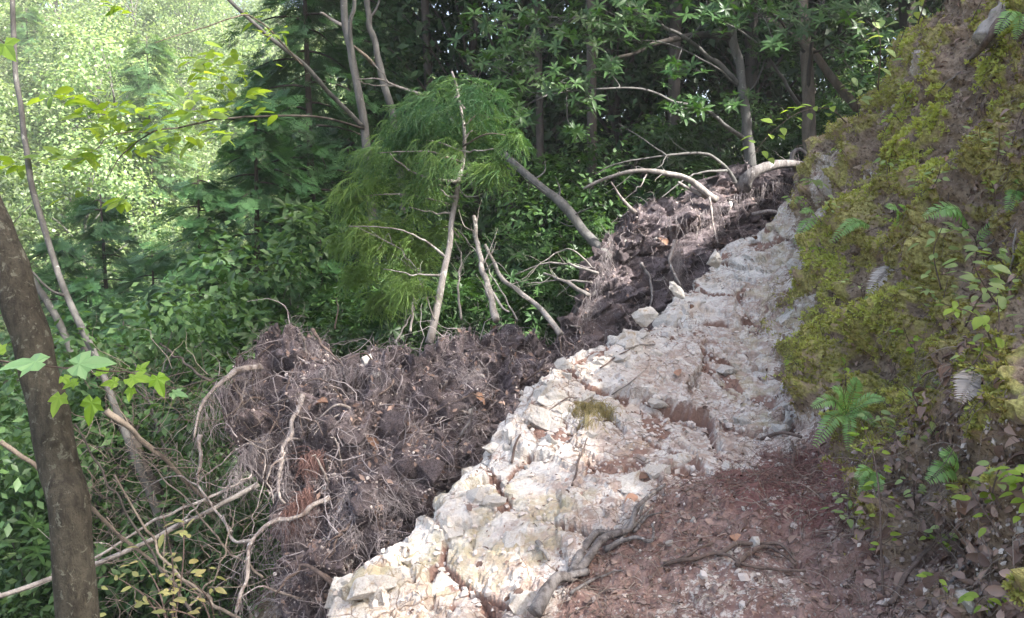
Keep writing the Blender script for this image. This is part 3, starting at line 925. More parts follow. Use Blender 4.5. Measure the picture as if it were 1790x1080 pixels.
# woody roots of the front plate
R1 = [
    ([(455, 640, 4.55), (410, 650, 4.4), (375, 680, 4.3), (350, 720, 4.25), (338, 770, 4.2)], .034, .010, 'root_pale', .012),
    ([(350, 760, 4.2), (352, 800, 4.15), (345, 850, 4.1)], .018, .012, 'root_pale', .01),
    ([(528, 690, 4.36), (512, 740, 4.25), (495, 790, 4.1), (486, 850, 4.0), (498, 880, 3.95)], .026, .012, 'root_pale', .012),
    ([(498, 790, 4.05), (470, 830, 4.0), (478, 880, 3.95)], .012, .004, 'root_pale', .012),
    ([(575, 870, 4.0), (520, 900, 3.9), (475, 915, 3.85), (440, 945, 3.75), (430, 1000, 3.7), (412, 1070, 3.6)], .023, .014, 'root_pale', .012),
    ([(440, 945, 3.75), (405, 940, 3.8), (390, 900, 3.9)], .016, .008, 'root_pale', .008),
    ([(405, 930, 3.85), (370, 880, 3.95), (340, 848, 4.0), (300, 832, 4.1), (262, 850, 4.2), (232, 880, 4.3)], .012, .004, 'root_pale', .01),
    ([(340, 848, 4.0), (380, 815, 4.05), (430, 775, 4.1), (470, 790, 4.15)], .007, .004, 'root_pale', .01),
    ([(505, 650, 4.5), (500, 700, 4.35), (470, 760, 4.2)], .009, .004, 'root_brown', .01),
    ([(800, 820, 4.5), (700, 830, 4.15), (620, 825, 4.05)], .006, .004, 'root_brown', .006),
    ([(600, 1040, 3.55), (560, 1000, 3.65), (520, 990, 3.7), (480, 1040, 3.6)], .022, .010, 'root_brown', .014),
    ([(640, 880, 3.95), (600, 930, 3.8), (560, 990, 3.7)], .014, .006, 'root_brown', .012),
    ([(545, 575, 4.7), (560, 600, 4.65), (600, 640, 4.5)], .022, .008, 'root_brown', .01),
    ([(585, 575, 4.75), (590, 540, 4.78), (588, 520, 4.8)], .010, .003, 'root_brown', .01),
    ([(700, 640, 4.65), (680, 680, 4.5), (640, 700, 4.45)], .018, .006, 'root_brown', .012),
    ([(420, 760, 4.25), (455, 790, 4.2), (462, 840, 4.1), (445, 900, 3.95), (440, 940, 3.85)], .007, .003, 'root_pale', .01),
    ([(690, 820, 4.1), (650, 870, 3.95), (665, 930, 3.85)], .010, .004, 'root_brown', .012),
    ([(860, 700, 4.7), (820, 690, 4.65), (760, 720, 4.45)], .008, .003, 'root_brown', .01),
    ([(440, 830, 4.1), (400, 850, 4.0), (330, 835, 4.1)], .008, .003, 'root_pale', .012),
]
g_ = np.random.default_rng(71); ROOTS1 = []
for k, (pts, r0, r1, mt, ck) in enumerate(R1):
    ROOTS1.append(px_limb(rp1, base1, 'root', pts, r0 * .6, r1 * .5, mt, 8, ck * 1.6, .45, k)[0])
for k in range(60):                                          # lesser roots sticking out of the soil
    p, n, a, q = on_plate(S1, N1, 1, g_, .02, .95)
    d = nrm(n[0] * .5 + g_.normal(0, .6, 3)); L = g_.uniform(.12, .42)
    pts = [p[0] - n[0] * .03, p[0] + d * L * .35 + n[0] * .03, p[0] + d * L * .7 + np.array([0, 0, -.05 * L]), p[0] + d * L + np.array([0, 0, -.3 * L])]
    v, f = limb(pts, g_.uniform(.004, .012), .002, 6, 14, .014, .2, k)
    mk('root', v, f, M['root_pale' if g_.random() < .35 else 'root_brown'], rp1, base1)
beard(ROOTS1[0], base1, [P(455, 645, 4.5), P(410, 655, 4.4), P(375, 685, 4.3), P(350, 725, 4.25)], 130, .36, 90, spread=.6)
beard(ROOTS1[1], base1, [P(350, 700, 4.25), P(340, 780, 4.2), P(345, 850, 4.1)], 50, .25, 91, spread=.6)
beard(ROOTS1[2], base1, [P(528, 690, 4.33), P(500, 780, 4.1), P(490, 850, 3.98)], 120, .22, 92, spread=.7)
beard(ROOTS1[4], base1, [P(560, 890, 3.95), P(475, 920, 3.8), P(435, 960, 3.75), P(420, 1050, 3.65)], 110, .28, 93, spread=.7)
beard(rp1, base1, [P(540, 650, 4.5), P(600, 640, 4.45), P(680, 650, 4.5)], 170, .26, 94, spread=.9)
beard(rp1, base1, [P(540, 850, 4.0), P(500, 900, 3.9)], 300, .20, 95, 'red_root_hair', .0016, .5)
beard(rp1, base1, [P(560, 790, 4.1), P(530, 800, 4.1)], 200, .16, 96, 'red_root_hair', .0016, .6)
beard(rp1, base1, [P(700, 820, 4.2), P(640, 830, 4.1), P(600, 870, 3.95), P(620, 940, 3.8)], 320, .28, 97, spread=1.0)
beard(rp1, base1, [P(470, 760, 4.3), P(430, 790, 4.2), P(400, 850, 4.1)], 260, .30, 98, spread=.9)
g_ = np.random.default_rng(72)
R2 = [([(1110, 372, 6.7), (1090, 350, 6.65), (1068, 318, 6.6)], .022, .005), ([(1300, 330, 7.7), (1310, 305, 7.6), (1345, 290, 7.7), (1385, 288, 7.9), (1425, 292, 8.0)], .075, .03),
      ([(1390, 300, 8.0), (1385, 270, 8.0), (1400, 262, 8.0), (1420, 285, 8.0)], .03, .014), ([(1180, 420, 6.7), (1172, 460, 6.6), (1190, 500, 6.5)], .02, .008),
      ([(1240, 345, 7.2), (1246, 390, 7.05), (1255, 425, 6.95)], .012, .005), ([(1315, 375, 7.6), (1345, 368, 7.5), (1360, 372, 7.4)], .022, .012),
      ([(1120, 460, 6.55), (1140, 500, 6.45), (1130, 560, 6.3)], .016, .006)]
for k, (pts, r0, r1) in enumerate(R2):
    px_limb(rp2, base2, 'root', pts, r0, r1, 'root_pale' if k in (0, 3, 4, 5) else 'dead_wood', 8, .012, .25, 30 + k)
for k in range(16):
    p, n, a, q = on_plate(S2, N2, 1, g_, .02, .9)
    d = nrm(n[0] * .5 + g_.normal(0, .5, 3) + np.array([0, 0, -.4])); L = g_.uniform(.15, .5)
    v, f = limb([p[0] - n[0] * .03, p[0] + d * L * .4 + n[0] * .04, p[0] + d * L], g_.uniform(.005, .014), .002, 6, 12, .02, .2, k)
    mk('root', v, f, M['root_pale' if g_.random() < .4 else 'root_brown'], rp2, base2)
beard(rp2, base2, [P(1070, 400, 6.6), P(1050, 470, 6.4), P(1020, 540, 6.1)], 110, .3, 99, r=.0018, spread=.5)
beard(rp2, base2, [P(1150, 380, 6.75), P(1230, 370, 7.1), P(1300, 330, 7.7)], 90, .4, 100, r=.002, spread=.3)
beard(rp2, base2, [P(1300, 320, 7.7), P(1370, 310, 8.0), P(1425, 320, 8.3)], 90, .4, 101, r=.002, spread=.3)
beard(rp2, base2, [P(1190, 420, 6.8), P(1180, 470, 6.6)], 140, .3, 102, r=.0018, spread=.35)

# ------------------------------------------------------------------ trees: prototypes built in local space, then copied
def spray2(seed=0, n=7):
    g = np.random.default_rng(seed); v = []; f = []
    def strip(p, d, L, w):
        p = np.array(p, float); d = nrm(np.array(d, float)); s = np.array([d[1], -d[0], 0]); a = len(v)
        q = p + d * L * .5 + np.array([0, 0, -.04 * L]); e = p + d * L + np.array([0, 0, -.14 * L])
        v.extend([p, q + s * w, e, q - s * w]); f.append([a, a + 1, a + 3]); f.append([a + 1, a + 2, a + 3])
    strip((0, 0, 0), (0, 1, 0), 1, .014)
    for k in range(n):
        t = .1 + .82 * k / n; sg = 1 if k % 2 else -1; L = .55 * (1 - t * .65) * g.uniform(.8, 1.15)
        d = np.array([sg * .75, .85 + g.normal(0, .12), 0]); b0 = np.array([0, t, -.14 * t * t]); strip(b0, d, L, .02); dn = nrm(d)
        for m in (.22, .48, .74):
            for q in (-1, 1):
                strip(b0 + dn * L * m, dn + q * .8 * np.array([dn[1], -dn[0], 0]), L * .42 * (1.2 - m * .6), .026)
    return np.array(v), [np.array(f)]
SPRAY2 = spray2(4, 8)

def broad_tree(name, H, R, n_leaf, leaf, lsize, bark, leafm, seed, clear=.3, tr=.1, tpl=FAR, clumps=26, flat=.8, lean=.0, spread=1.0):
    g = np.random.default_rng(seed)
    root = thing(name, '', '')
    tb = Bag()
    top = np.array([lean * H + g.normal(0, .2), g.normal(0, .2), H * .93])
    tl = spline([[0, 0, -.4], [g.normal(0, .1), g.normal(0, .1), H * .35], top * .66 + g.normal(0, .12, 3), top], 16)
    v, f = tube(tl, np.linspace(tr, tr * .15, 16), 8, .12, seed); tb.add(v, f)
    b = Bag(); cs = []
    for k in range(clumps):
        z = clear + (1 - clear) * (k + g.random()) / clumps
        prof = math.sin(math.pi * min(1, max(.05, (z - clear) / (1 - clear) * .82 + .14))) ** .6
        a = k * 2.4 + g.normal(0, .5); rr = R * prof * g.uniform(.35, 1.0) * spread
        axis = spline(tl, 50)[min(49, int(z * 50))]
        c = axis + np.array([math.cos(a) * rr, math.sin(a) * rr, 0]); c[2] = H * z + g.normal(0, .1)
        cr = R * g.uniform(.22, .46)
        cs.append((c, cr))
        st = spline(tl, 50)[min(49, int(max(.12, z - .14) * 50))]
        v, f = limb([st, st * .5 + c * .5 + np.array([0, 0, .06 * R]), c], tr * .28, tr * .06, 5, 8, .03 * R, .1, k); tb.add(v, f)
    per = n_leaf // clumps
    for c, cr in cs:
        d = rdir(per, g); rad = cr * g.random(per) ** .42
        p = c + d * rad[:, None] * np.array([1, 1, flat])
        n = d * .55 + np.array([0, 0, .75]) + g.normal(0, .45, (per, 3))
        y = d * .7 + np.array([0, 0, -.35]) + g.normal(0, .6, (per, 3))
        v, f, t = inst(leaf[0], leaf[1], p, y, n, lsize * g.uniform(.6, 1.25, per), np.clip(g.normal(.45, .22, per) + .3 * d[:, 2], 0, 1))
        b.add(v, f, t)
    tb.build('trunk', bark, root)
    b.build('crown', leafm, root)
    return root

def cypress(name, H, R, n, bark, leafm, seed, size=.34, low=.05, tpl=SPRAY2, tr=.09, droop=.35):
    g = np.random.default_rng(seed)
    root = thing(name, '', '')
    tb = Bag(); tl = spline([[0, 0, -.4], [g.normal(0, .05), g.normal(0, .05), H * .5], [0, 0, H]], 14)
    v, f = tube(tl, np.linspace(tr, .012, 14), 8, .1, seed); tb.add(v, f)
    b = Bag(); nb = int(H * 11); per = max(4, n // nb)
    for k in range(nb):
        z = low + (1 - low) * ((k + g.random()) / nb) ** 1.05
        L = R * (1 - z) ** .62 * g.uniform(.5, 1.08) + .12; a = k * 2.399 + g.normal(0, .3)
        o = np.array([0, 0, H * z]); d = np.array([math.cos(a), math.sin(a), 0])
        line = np.array([o + d * L * s + np.array([0, 0, .16 * L * s - droop * L * s * s]) for s in np.linspace(0, 1, 7)])
        v, f = tube(line, np.linspace(.014, .004, 7), 4); tb.add(v, f)
        s = np.clip(g.beta(1.6, 1.1, per), .12, 1) * 6; j = np.minimum(s.astype(int), 5); p = line[j] + (line[j + 1] - line[j]) * (s - j)[:, None]
        p = p + g.normal(0, .06 * L + .03, (per, 3))
        sd_ = np.cross(d, [0, 0, 1]); sgn = g.choice([-1, 1], per)[:, None]
        y = d * .8 + sd_ * sgn * g.uniform(.2, 1.0, (per, 1)) + np.array([0, 0, -.35]) + g.normal(0, .2, (per, 3))
        nn = np.array([0, 0, 1]) + d * .45 + g.normal(0, .35, (per, 3))
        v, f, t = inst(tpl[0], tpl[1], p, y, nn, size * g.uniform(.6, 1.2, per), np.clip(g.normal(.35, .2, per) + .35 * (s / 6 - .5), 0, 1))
        b.add(v, f, t)
    tb.build('trunk', bark, root)
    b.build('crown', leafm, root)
    return root

def place(proto, used, x, y, z, s, rz, label, cat, group=None, tilt=0.0):
    o = copy_tree(proto) if proto.name in used else proto
    used.add(proto.name)
    o.location = (x, y, z); o.rotation_euler = (tilt, 0, rz); o.scale = (s, s, s)
    if 'group' in o: del o['group']
    return tag(o, label, cat, group)
used = set()

ORD = 'first second third fourth fifth sixth seventh eighth ninth tenth eleventh twelfth thirteenth fourteenth fifteenth sixteenth'.split()
def number_from_left(objs):
    """alike neighbours are told apart by their order in view"""
    groups = {}
    for o in objs: groups.setdefault(o['label'], []).append(o)
    for lab, os_ in groups.items():
        if 1 < len(os_) <= 16:
            os_.sort(key=lambda o: o.location.x / o.location.y)
            for k, o in enumerate(os_):
                o['label'] = lab + ', ' + ('leftmost' if k == 0 else ('rightmost' if k == len(os_) - 1 else ORD[k] + ' from left'))

def near_or_T(x, y):
    return float(T(x, y)[0])

# --- the sunlit wood across the valley
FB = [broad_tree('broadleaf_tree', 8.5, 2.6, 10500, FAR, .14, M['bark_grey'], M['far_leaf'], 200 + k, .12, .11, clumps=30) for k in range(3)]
FC = cypress('conifer_tree', 11, 2.0, 800, M['bark_shade'], M['far_conifer'], 230, .75, .05)
g = np.random.default_rng(301)
spots = []
for s_ in np.arange(20, 66, 3.6):
    for t_ in np.arange(-46, 40, 3.7):
        s2, t2 = s_ + g.normal(0, 1.0), t_ + g.normal(0, 1.2)
        x, y = -.6 * s2 + .8 * t2, .8 * s2 + .6 * t2
        if y < 15 or s2 < 19: continue
        qx = 895 + x / y * FPX
        if -200 < qx < 1350 and (qx < 760 or s2 < 34):
            spots.append((x, y, qx, s2))
spots.sort(key=lambda q: q[1])
for k, (x, y, qx, s2) in enumerate(spots):
    far_ = 'farthest' if s2 > 50 else ('high' if s2 > 36 else 'low')
    place(FB[k % 3], used, x, y, near_or_T(x, y) - .3, g.uniform(.7, 1.2), g.uniform(0, 6.28),
          'sunlit broadleaf tree %s on the bright wooded slope across the valley' % {'farthest': 'topmost', 'high': 'midway', 'low': 'lowest'}[far_], 'tree', 'sunlit trees across the valley, %s' % far_)
for px_, d_, s_, lab in ((265, 27, 1.0, 'tall pale green conifer rising alone among the sunlit far trees'),
                         (60, 34, .8, 'sunlit conifer at the far left of the bright wooded slope')):
    p = P(px_, 300, d_)
    place(FC, used, p[0], p[1], near_or_T(p[0], p[1]) - .3, s_, 1.0, lab, 'tree')

# --- valley-side bushes below the bright wood
SH = [broad_tree('shrub', 1.9, 1.05, 5200, LEAF3, .062, M['bark_grey'], M['shrub'], 240 + k, .02, .02, clumps=20, flat=.75) for k in range(3)]
SR = [broad_tree('evergreen_shrub', 1.5, .85, 700, ROS, .085, M['bark_grey'], M['evergreen'], 250 + k, .02, .016, clumps=18, flat=.8) for k in range(2)]
VB = [(150, 660, 9.5, 1.2), (90, 580, 13, 1.7), (60, 700, 8, 1.3), (200, 740, 7.6, 1.0), (360, 690, 7.6, .8),
      (20, 640, 11, 1.6), (130, 480, 16, 2.2), (240, 470, 17, 2.2), (40, 470, 18, 2.4), (330, 440, 18, 2.2), (420, 500, 14, 1.7), (-40, 560, 12, 1.8), (180, 540, 13, 1.7),
      (110, 760, 6.3, 1.0), (250, 800, 6, 1.0), (30, 830, 5.4, .9), (330, 800, 5.9, .9), (-30, 760, 7, 1.2), (200, 860, 6.0, .7), (100, 880, 5.8, .7), (300, 900, 5.8, .55), (20, 900, 5.6, .7), (390, 820, 6.0, .6), (370, 980, 5.3, .4), (210, 1010, 5.2, .4), (80, 1030, 5.0, .45), (400, 720, 6.4, .9)]
vb_objs = []
for k, (px_, py_, d_, s_) in enumerate(VB):
    p = P(px_, py_, d_)
    z = near_or_T(p[0], p[1])
    zone = 'in the dim gully left of the root plate' if d_ < 7.5 else ('on the valley slope beyond the leaning grey trunk' if d_ < 12.5 else 'on the bright valley floor at left')
    pr = SH[k % 3] if (d_ > 7.5 or k % 3) else SR[k % 2]
    zt = p[2] - 1.0 * s_
    vb_objs.append(place(pr, used, p[0], p[1], min(max(z, zt - 1.2), z + .02) if d_ > 7.5 else z - .05, s_ * (1.0 if d_ > 7.5 else 1.35), k * 1.7, 'green shrub ' + zone, 'shrub', 'leafy shrubs ' + zone))

number_from_left(vb_objs)
# --- dark cypresses left of centre
CY = [cypress('cypress_tree', 6.5, 1.75, 2200, M['bark_shade'], M['hinoki'], 260 + k, .27, droop=.5) for k in range(1)]
for k, (px_, d_, ytop, s_, lab) in enumerate((
        (445, 9.2, 150, 1.0, 'dark feathery cypress in the middle of the shaded stand left of the young cedar'),
        (345, 9.0, 290, .85, 'low dark cypress against the bright valley, left of the shaded stand'),
        (530, 10.2, -60, 1.2, 'tall dark cypress just left of the pale leaning trunks'),
        (610, 12.5, -200, 1.5, 'tallest dark cypress behind the pale leaning trunks'),
        (265, 9.6, 420, .75, 'small dark cypress at the left end of the shaded stand'),
        (560, 8.2, 400, .75, 'small dark cypress crouching behind the front root plate'),
        (470, 7.6, 470, .7, 'short dark cypress directly above the left rim of the root plate'),
        (690, 13.5, -200, 1.5, 'dark cypress deep in the wood behind the young cedar'),
        (490, 14, -80, 1.45, 'half hidden cypress at the back of the shaded stand'),
        (150, 10.5, 470, .8, 'lone half lit cypress above the bushes left of the grey trunk foot'),
        (215, 8.4, 545, .7, 'small half lit cypress amid the valley bushes'),
        (385, 7.7, 540, .7, 'small dark cypress low behind the overhanging root'),
        (95, 12.5, 400, .8, 'farther half lit cypress beside the slender grey trunk'),
        (310, 7.4, 600, .7, 'lowest small cypress in the gully behind the overhanging root'),
        (175, 14, 330, .8, 'farthest half lit cypress before the bright wood'))):
    p = P(px_, ytop, d_)
    H = 6.5 * s_
    zb = near_or_T(p[0], p[1])
    s2 = max(.35, (p[2] - zb) / 6.5) if ytop > -50 else s_
    place(CY[0], used, p[0], p[1], zb - .1, s2, k * 2.1, lab, 'tree')

# --- dark wood behind the root plates
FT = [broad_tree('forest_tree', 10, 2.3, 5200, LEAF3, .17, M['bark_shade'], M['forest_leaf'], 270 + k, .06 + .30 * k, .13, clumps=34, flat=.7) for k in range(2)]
DW = [(730, 15, 1.1), (800, 13, 1.0), (860, 16, 1.1), (930, 12.5, 1.0), (990, 15, 1.1), (1050, 12.5, 1.0), (1110, 15.5, 1.1), (1180, 12.5, .95), (1240, 14, 1.1), (1310, 12, 1.0), (1370, 13.5, 1.1), (1440, 12, 1.0),
      (1520, 13, 1.0), (1600, 12, 1.1), (760, 19, 1.2), (880, 20, 1.2), (1000, 19.5, 1.2), (1120, 19, 1.2), (1230, 19, 1.2), (1340, 18, 1.2), (1460, 17, 1.2), (1560, 17, 1.2), (650, 17, 1.1), (1660, 15, 1.2), (1000, 25, 1.4), (1150, 25, 1.4), (1300, 24, 1.4), (1430, 23, 1.3), (850, 26, 1.4)]
dw_objs = []
for k, (px_, d_, s_) in enumerate(DW):
    p = P(px_, 400, d_)
    row = 'first row' if d_ < 14.2 else 'back rows'
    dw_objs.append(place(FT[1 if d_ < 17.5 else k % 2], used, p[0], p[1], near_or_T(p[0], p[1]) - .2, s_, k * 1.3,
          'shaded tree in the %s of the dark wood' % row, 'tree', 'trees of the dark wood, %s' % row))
number_from_left([o for o in dw_objs if 'first' in o['label']])
for k, (px_, d_, r_) in enumerate(((948, 11.5, .07), (1035, 10.6, .075), (1096, 14, .10), (1180, 10.8, .10), (1262, 13.5, .08), (868, 13, .07), (745, 12.5, .09), (1347, 12, .06), (985, 15, .10))):
    p = P(px_, 400, d_); zb = near_or_T(p[0], p[1]); t = thing('straight_trunk', 'dim straight trunk in the dark wood', 'tree', (p[0], p[1], zb), 'straight dim trunks')
    gg = np.random.default_rng(k + 960); H = 11.0; c = spline([[0, 0, -.3], [gg.normal(0, .1), gg.normal(0, .1), H * .5], [gg.normal(0, .4), gg.normal(0, .2), H]], 22)
    v, f = tube(c, np.linspace(r_, r_ * .5, 22), 10, .1, k); mk('trunk', v, f, M['bark_shade'], t)
    if k: link_mesh('crown', shade_crown_me, t, c[-1], (0, 0, k)); dw_objs.append(t); continue
    bb = Bag(); n_ = 3600; pp = gg.normal(0, 1, (n_, 3)) * [1.7, 1.7, .9]; v, f, tt = inst(*LEAF3, pp, rdir(n_, gg), gg.normal(0, .5, (n_, 3)) + [0, 0, 1], gg.uniform(.16, .34, n_)); bb.add(v, f, tt); o_ = bb.build('crown', M['forest_leaf'], t); o_.location = tuple(c[-1]); shade_crown_me = o_.data  # crown above the view, made broad and dense to block skylight over the wood
    dw_objs.append(t)
number_from_left([o for o in dw_objs if 'straight' in o['label']])
# trees added uphill, mostly out of view, to keep direct sun off path and wood
for k, (x, y, s_) in enumerate(((7, 7.5, 1.0), (10.5, 4, 1.0), (9.5, 0, 1.0), (10, 9, 1.1), (12, 6, 1.1), (12, 1, 1.1), (10, -4, 1.0), (14, 9, 1.1), (13, 13, 1.1), (9, 13, 1.1), (16, 3, 1.1), (7, -7, 1.0), (15, -5, 1.1), (17, 12, 1.2), (11, 17, 1.2), (16, 17, 1.2))) :
    place(FT[k % 2], used, x, y, near_or_T(x, y) - .2, s_, k * 1.9, 'evergreen tree on the steep slope above the mossy bank', 'tree', 'trees above the bank')

# --- undergrowth behind the root plates
UG = [(640, 560, 7.2, .8, 0), (600, 520, 8, .9, 1), (690, 540, 7.4, .7, 1), (560, 560, 7.6, .8, 0), (920, 470, 8.2, 1.0, 1), (980, 420, 8.6, 1.0, 0), (940, 540, 7.4, .8, 1), (1010, 500, 8, .8, 0), (1060, 330, 9.3, 1.1, 1), (1130, 310, 9.6, 1.1, 0),
      (1200, 290, 9.8, 1.1, 1), (1010, 350, 9.4, 1.1, 1), (1260, 260, 10, 1.1, 0), (1360, 250, 10.2, 1.0, 1), (1460, 240, 10.2, 1.1, 1), (880, 420, 9.5, 1.2, 0), (820, 400, 10, 1.2, 1), (760, 450, 9, 1.1, 0), (700, 400, 10, 1.3, 1), (1100, 400, 9.2, 1.0, 1), (1500, 180, 10.5, 1.1, 0), (1380, 180, 11, 1.2, 0), (860, 560, 7, .6, 1), (500, 500, 8.4, 1.0, 0), (430, 540, 7.8, 1.0, 1)]
ug_objs = []
for k, (px_, py_, d_, s_, kd) in enumerate(UG):
    p = P(px_, py_, d_); z = near_or_T(p[0], p[1])
    side = 'left of the fallen trunks' if px_ < 800 else ('beneath the fallen trunks' if px_ < 1045 else 'behind the farther root plate')
    need = max(1.0, (p[2] + .35 - z) / (1.5 if kd else 1.9) / s_)
    ug_objs.append(place((SR if kd else SH)[k % 2], used, p[0], p[1], z - .05, s_ * min(need, 1.9), k * 2.3, 'dark undergrowth shrub ' + side, 'shrub', 'undergrowth ' + side))

number_from_left(ug_objs)

# ------------------------------------------------------------------ trees drawn one by one
def chain(parent, base, name, pts, r0, r1, mat, seed=0, crook=.015, sides=8, wob=.12):
    return px_limb(parent, base, name, pts, r0, r1, mat, sides, crook, wob, seed)[1]

def ground_base(px_, py_, d_):
    p = P(px_, py_, d_); return np.array([p[0], p[1], near_or_T(p[0], p[1])])

# foreground trunk at the left edge
b0 = np.array([P(150, 1080, 1.5)[0], 1.42, near_or_T(P(150, 1080, 1.5)[0], 1.42)])
t0 = thing('leaning_tree', 'dark brown leaning trunk in the left foreground, nearest of all trees', 'tree', b0)
q = [b0 + [0.01, 0, -.1], P(137, 1080, 1.5), P(100, 800, 1.5), P(38, 540, 1.52), P(-45, 300, 1.55), P(-160, 0, 1.6), P(-380, -500, 1.75), P(-520, -1000, 1.9)]
v, f = limb(q, .0375, .029, 24, 90, .004, .06, 3); mk('trunk', v, f, M['bark_dark'], t0, b0)
g = np.random.default_rng(8)
cr = P(-520, -1100, 1.9); bb = Bag()
d = rdir(420, g); v, f, t = inst(*LEAF4, cr + d * .55 * g.random((420, 1)) ** .4, d + g.normal(0, .4, d.shape), d * .3 + [0, 0, 1] + g.normal(0, .4, d.shape), g.uniform(.05, .09, 420)); bb.add(v, f, t)
bb.build('crown', M['lime'], t0, b0)

# grey thin trunk, upper left
b1 = ground_base(300, 930, 5.0)
t1 = thing('grey_tree', 'slender grey trunk leaning in from the upper left before the bright wood', 'tree', b1)
chain(t1, b1, 'trunk', [(300, 960, 5.0), (262, 860, 5.05), (215, 745, 5.1), (160, 610, 5.2), (110, 500, 5.3), (65, 365, 5.4), (45, 260, 5.45), (30, 170, 5.5), (24, 60, 5.5), (18, -120, 5.6)], .026, .016, 'bark_grey', 5, .02, 12)
chain(t1, b1, 'limb', [(120, 520, 5.3), (80, 500, 5.2), (20, 440, 5.1)], .012, .004, 'bark_grey', 6)
b2 = ground_base(120, 620, 6.2)
t2 = thing('grey_tree', 'dim grey trunk slanting behind the dark foreground trunk', 'tree', b2)
chain(t2, b2, 'trunk', [(165, 690, 6.2), (110, 580, 6.2), (55, 480, 6.3), (10, 400, 6.4), (-40, 280, 6.5)], .03, .02, 'bark_grey', 7, .02, 10)

# pale leaning trunks behind the young cedar
b3 = ground_base(650, 520, 9.0)
t3 = thing('pale_tree', 'pale lichened trunk with a long leafy branch reaching left over the valley', 'tree', b3)
chain(t3, b3, 'trunk', [(655, 560, 9.0), (650, 380, 9.0), (640, 235, 9.0), (622, 130, 9.0), (606, 50, 9.0), (596, -60, 9.0), (585, -200, 9)], .055, .036, 'bark_grey', 8, .02, 12)
chain(t3, b3, 'limb', [(618, 110, 9.0), (612, 50, 8.9), (620, 0, 8.8), (612, -60, 8.8)], .03, .018, 'bark_grey', 9)
chain(t3, b3, 'limb', [(600, 45, 9), (575, 30, 9), (560, 22, 8.9)], .025, .012, 'bark_pale', 10)
chain(t3, b3, 'limb', [(634, 222, 8.95), (580, 165, 8.6), (530, 112, 8.3), (470, 62, 8.1), (400, 0, 7.9), (340, -60, 7.8)], .027, .018, 'bark_grey', 11, .02)
L3 = chain(t3, b3, 'limb', [(636, 225, 8.9), (560, 205, 8.0), (470, 202, 7.2), (390, 210, 6.6), (320, 222, 6.2), (265, 232, 6.0), (220, 265, 5.9), (185, 315, 5.8)], .014, .003, 'bark_shade', 12, .02)
L3b = chain(t3, b3, 'limb', [(265, 232, 6.0), (200, 235, 5.8), (150, 270, 5.7), (60, 285, 5.6)], .006, .002, 'bark_tan', 13)
L3c = chain(t3, b3, 'limb', [(530, 115, 8.3), (440, 30, 7.6), (350, 50, 6.9), (270, 75, 6.4)], .010, .003, 'bark_tan', 14)
g = np.random.default_rng(15); bb = Bag()
for (x0, y0, rx, ry, n, d_) in ((330, 190, 60, 40, 40, 6.3), (240, 195, 70, 30, 40, 6.0), (150, 175, 50, 20, 20, 5.9), (270, 240, 60, 30, 30, 6.0), (130, 275, 50, 15, 20, 5.7), (45, 285, 40, 10, 14, 5.6), (125, 325, 30, 20, 16, 5.75),
                                (400, 100, 50, 30, 26, 7.0), (370, 130, 60, 30, 26, 6.8), (210, 20, 25, 12, 10, 6.2), (350, 230, 40, 25, 20, 6.4), (90, 170, 15, 8, 5, 5.8), (220, 345, 15, 10, 6, 5.8), (190, 215, 50, 25, 22, 5.8), (480, 45, 40, 30, 14, 7.6), (430, 170, 50, 40, 26, 6.9)):
    pp = np.array([P(x0 + g.normal(0, rx * .55), y0 + g.normal(0, ry * .55), d_ + g.normal(0, .18)) for _ in range(n)])
    v, f, t = inst(*LEAF4, pp, g.normal(0, .7, (n, 3)) + [-.3, -.2, -.35], g.normal(0, .35, (n, 3)) + [0, -.15, 1], g.uniform(.09, .18, n)); bb.add(v, f, t)
bb.build('foliage', M['lime'], t3, b3)
b4 = ground_base(700, 480, 10)
t4 = thing('pale_tree', 'second pale trunk, just right of the lichened one', 'tree', b4)
chain(t4, b4, 'trunk', [(720, 520, 10), (705, 360, 10), (690, 225, 10), (665, 120, 10), (648, 50, 10), (640, 0, 10), (625, -140, 10)], .052, .036, 'bark_grey', 16, .02, 12)
chain(t4, b4, 'limb', [(655, 115, 10), (635, 95, 9.8), (618, 80, 9.7)], .03, .015, 'bark_tan', 17)
chain(t4, b4, 'limb', [(648, 30, 10), (660, 10, 10), (672, -20, 10)], .02, .012, 'bark_grey', 18)
b5 = ground_base(800, 330, 8.6)
t5 = thing('bare_branch', 'bare forked dead branch poking left from behind the young cedar top', 'branch', b5)
w5 = [P(860, 330, 8.6), P(800, 230, 8.5)]
chain(t5, b5, 'stem', [(830, 330, 8.6), (790, 210, 8.5), (740, 168, 8.4), (690, 150, 8.3), (665, 138, 8.2), (625, 138, 8.1)], .030, .004, 'bark_pale', 19, .01)
chain(t5, b5, 'fork', [(680, 147, 8.25), (665, 125, 8.2), (650, 108, 8.2)], .010, .003, 'bark_pale', 20)
chain(t5, b5, 'fork', [(690, 150, 8.3), (655, 150, 8.2), (628, 142, 8.1)], .009, .003, 'bark_pale', 21)

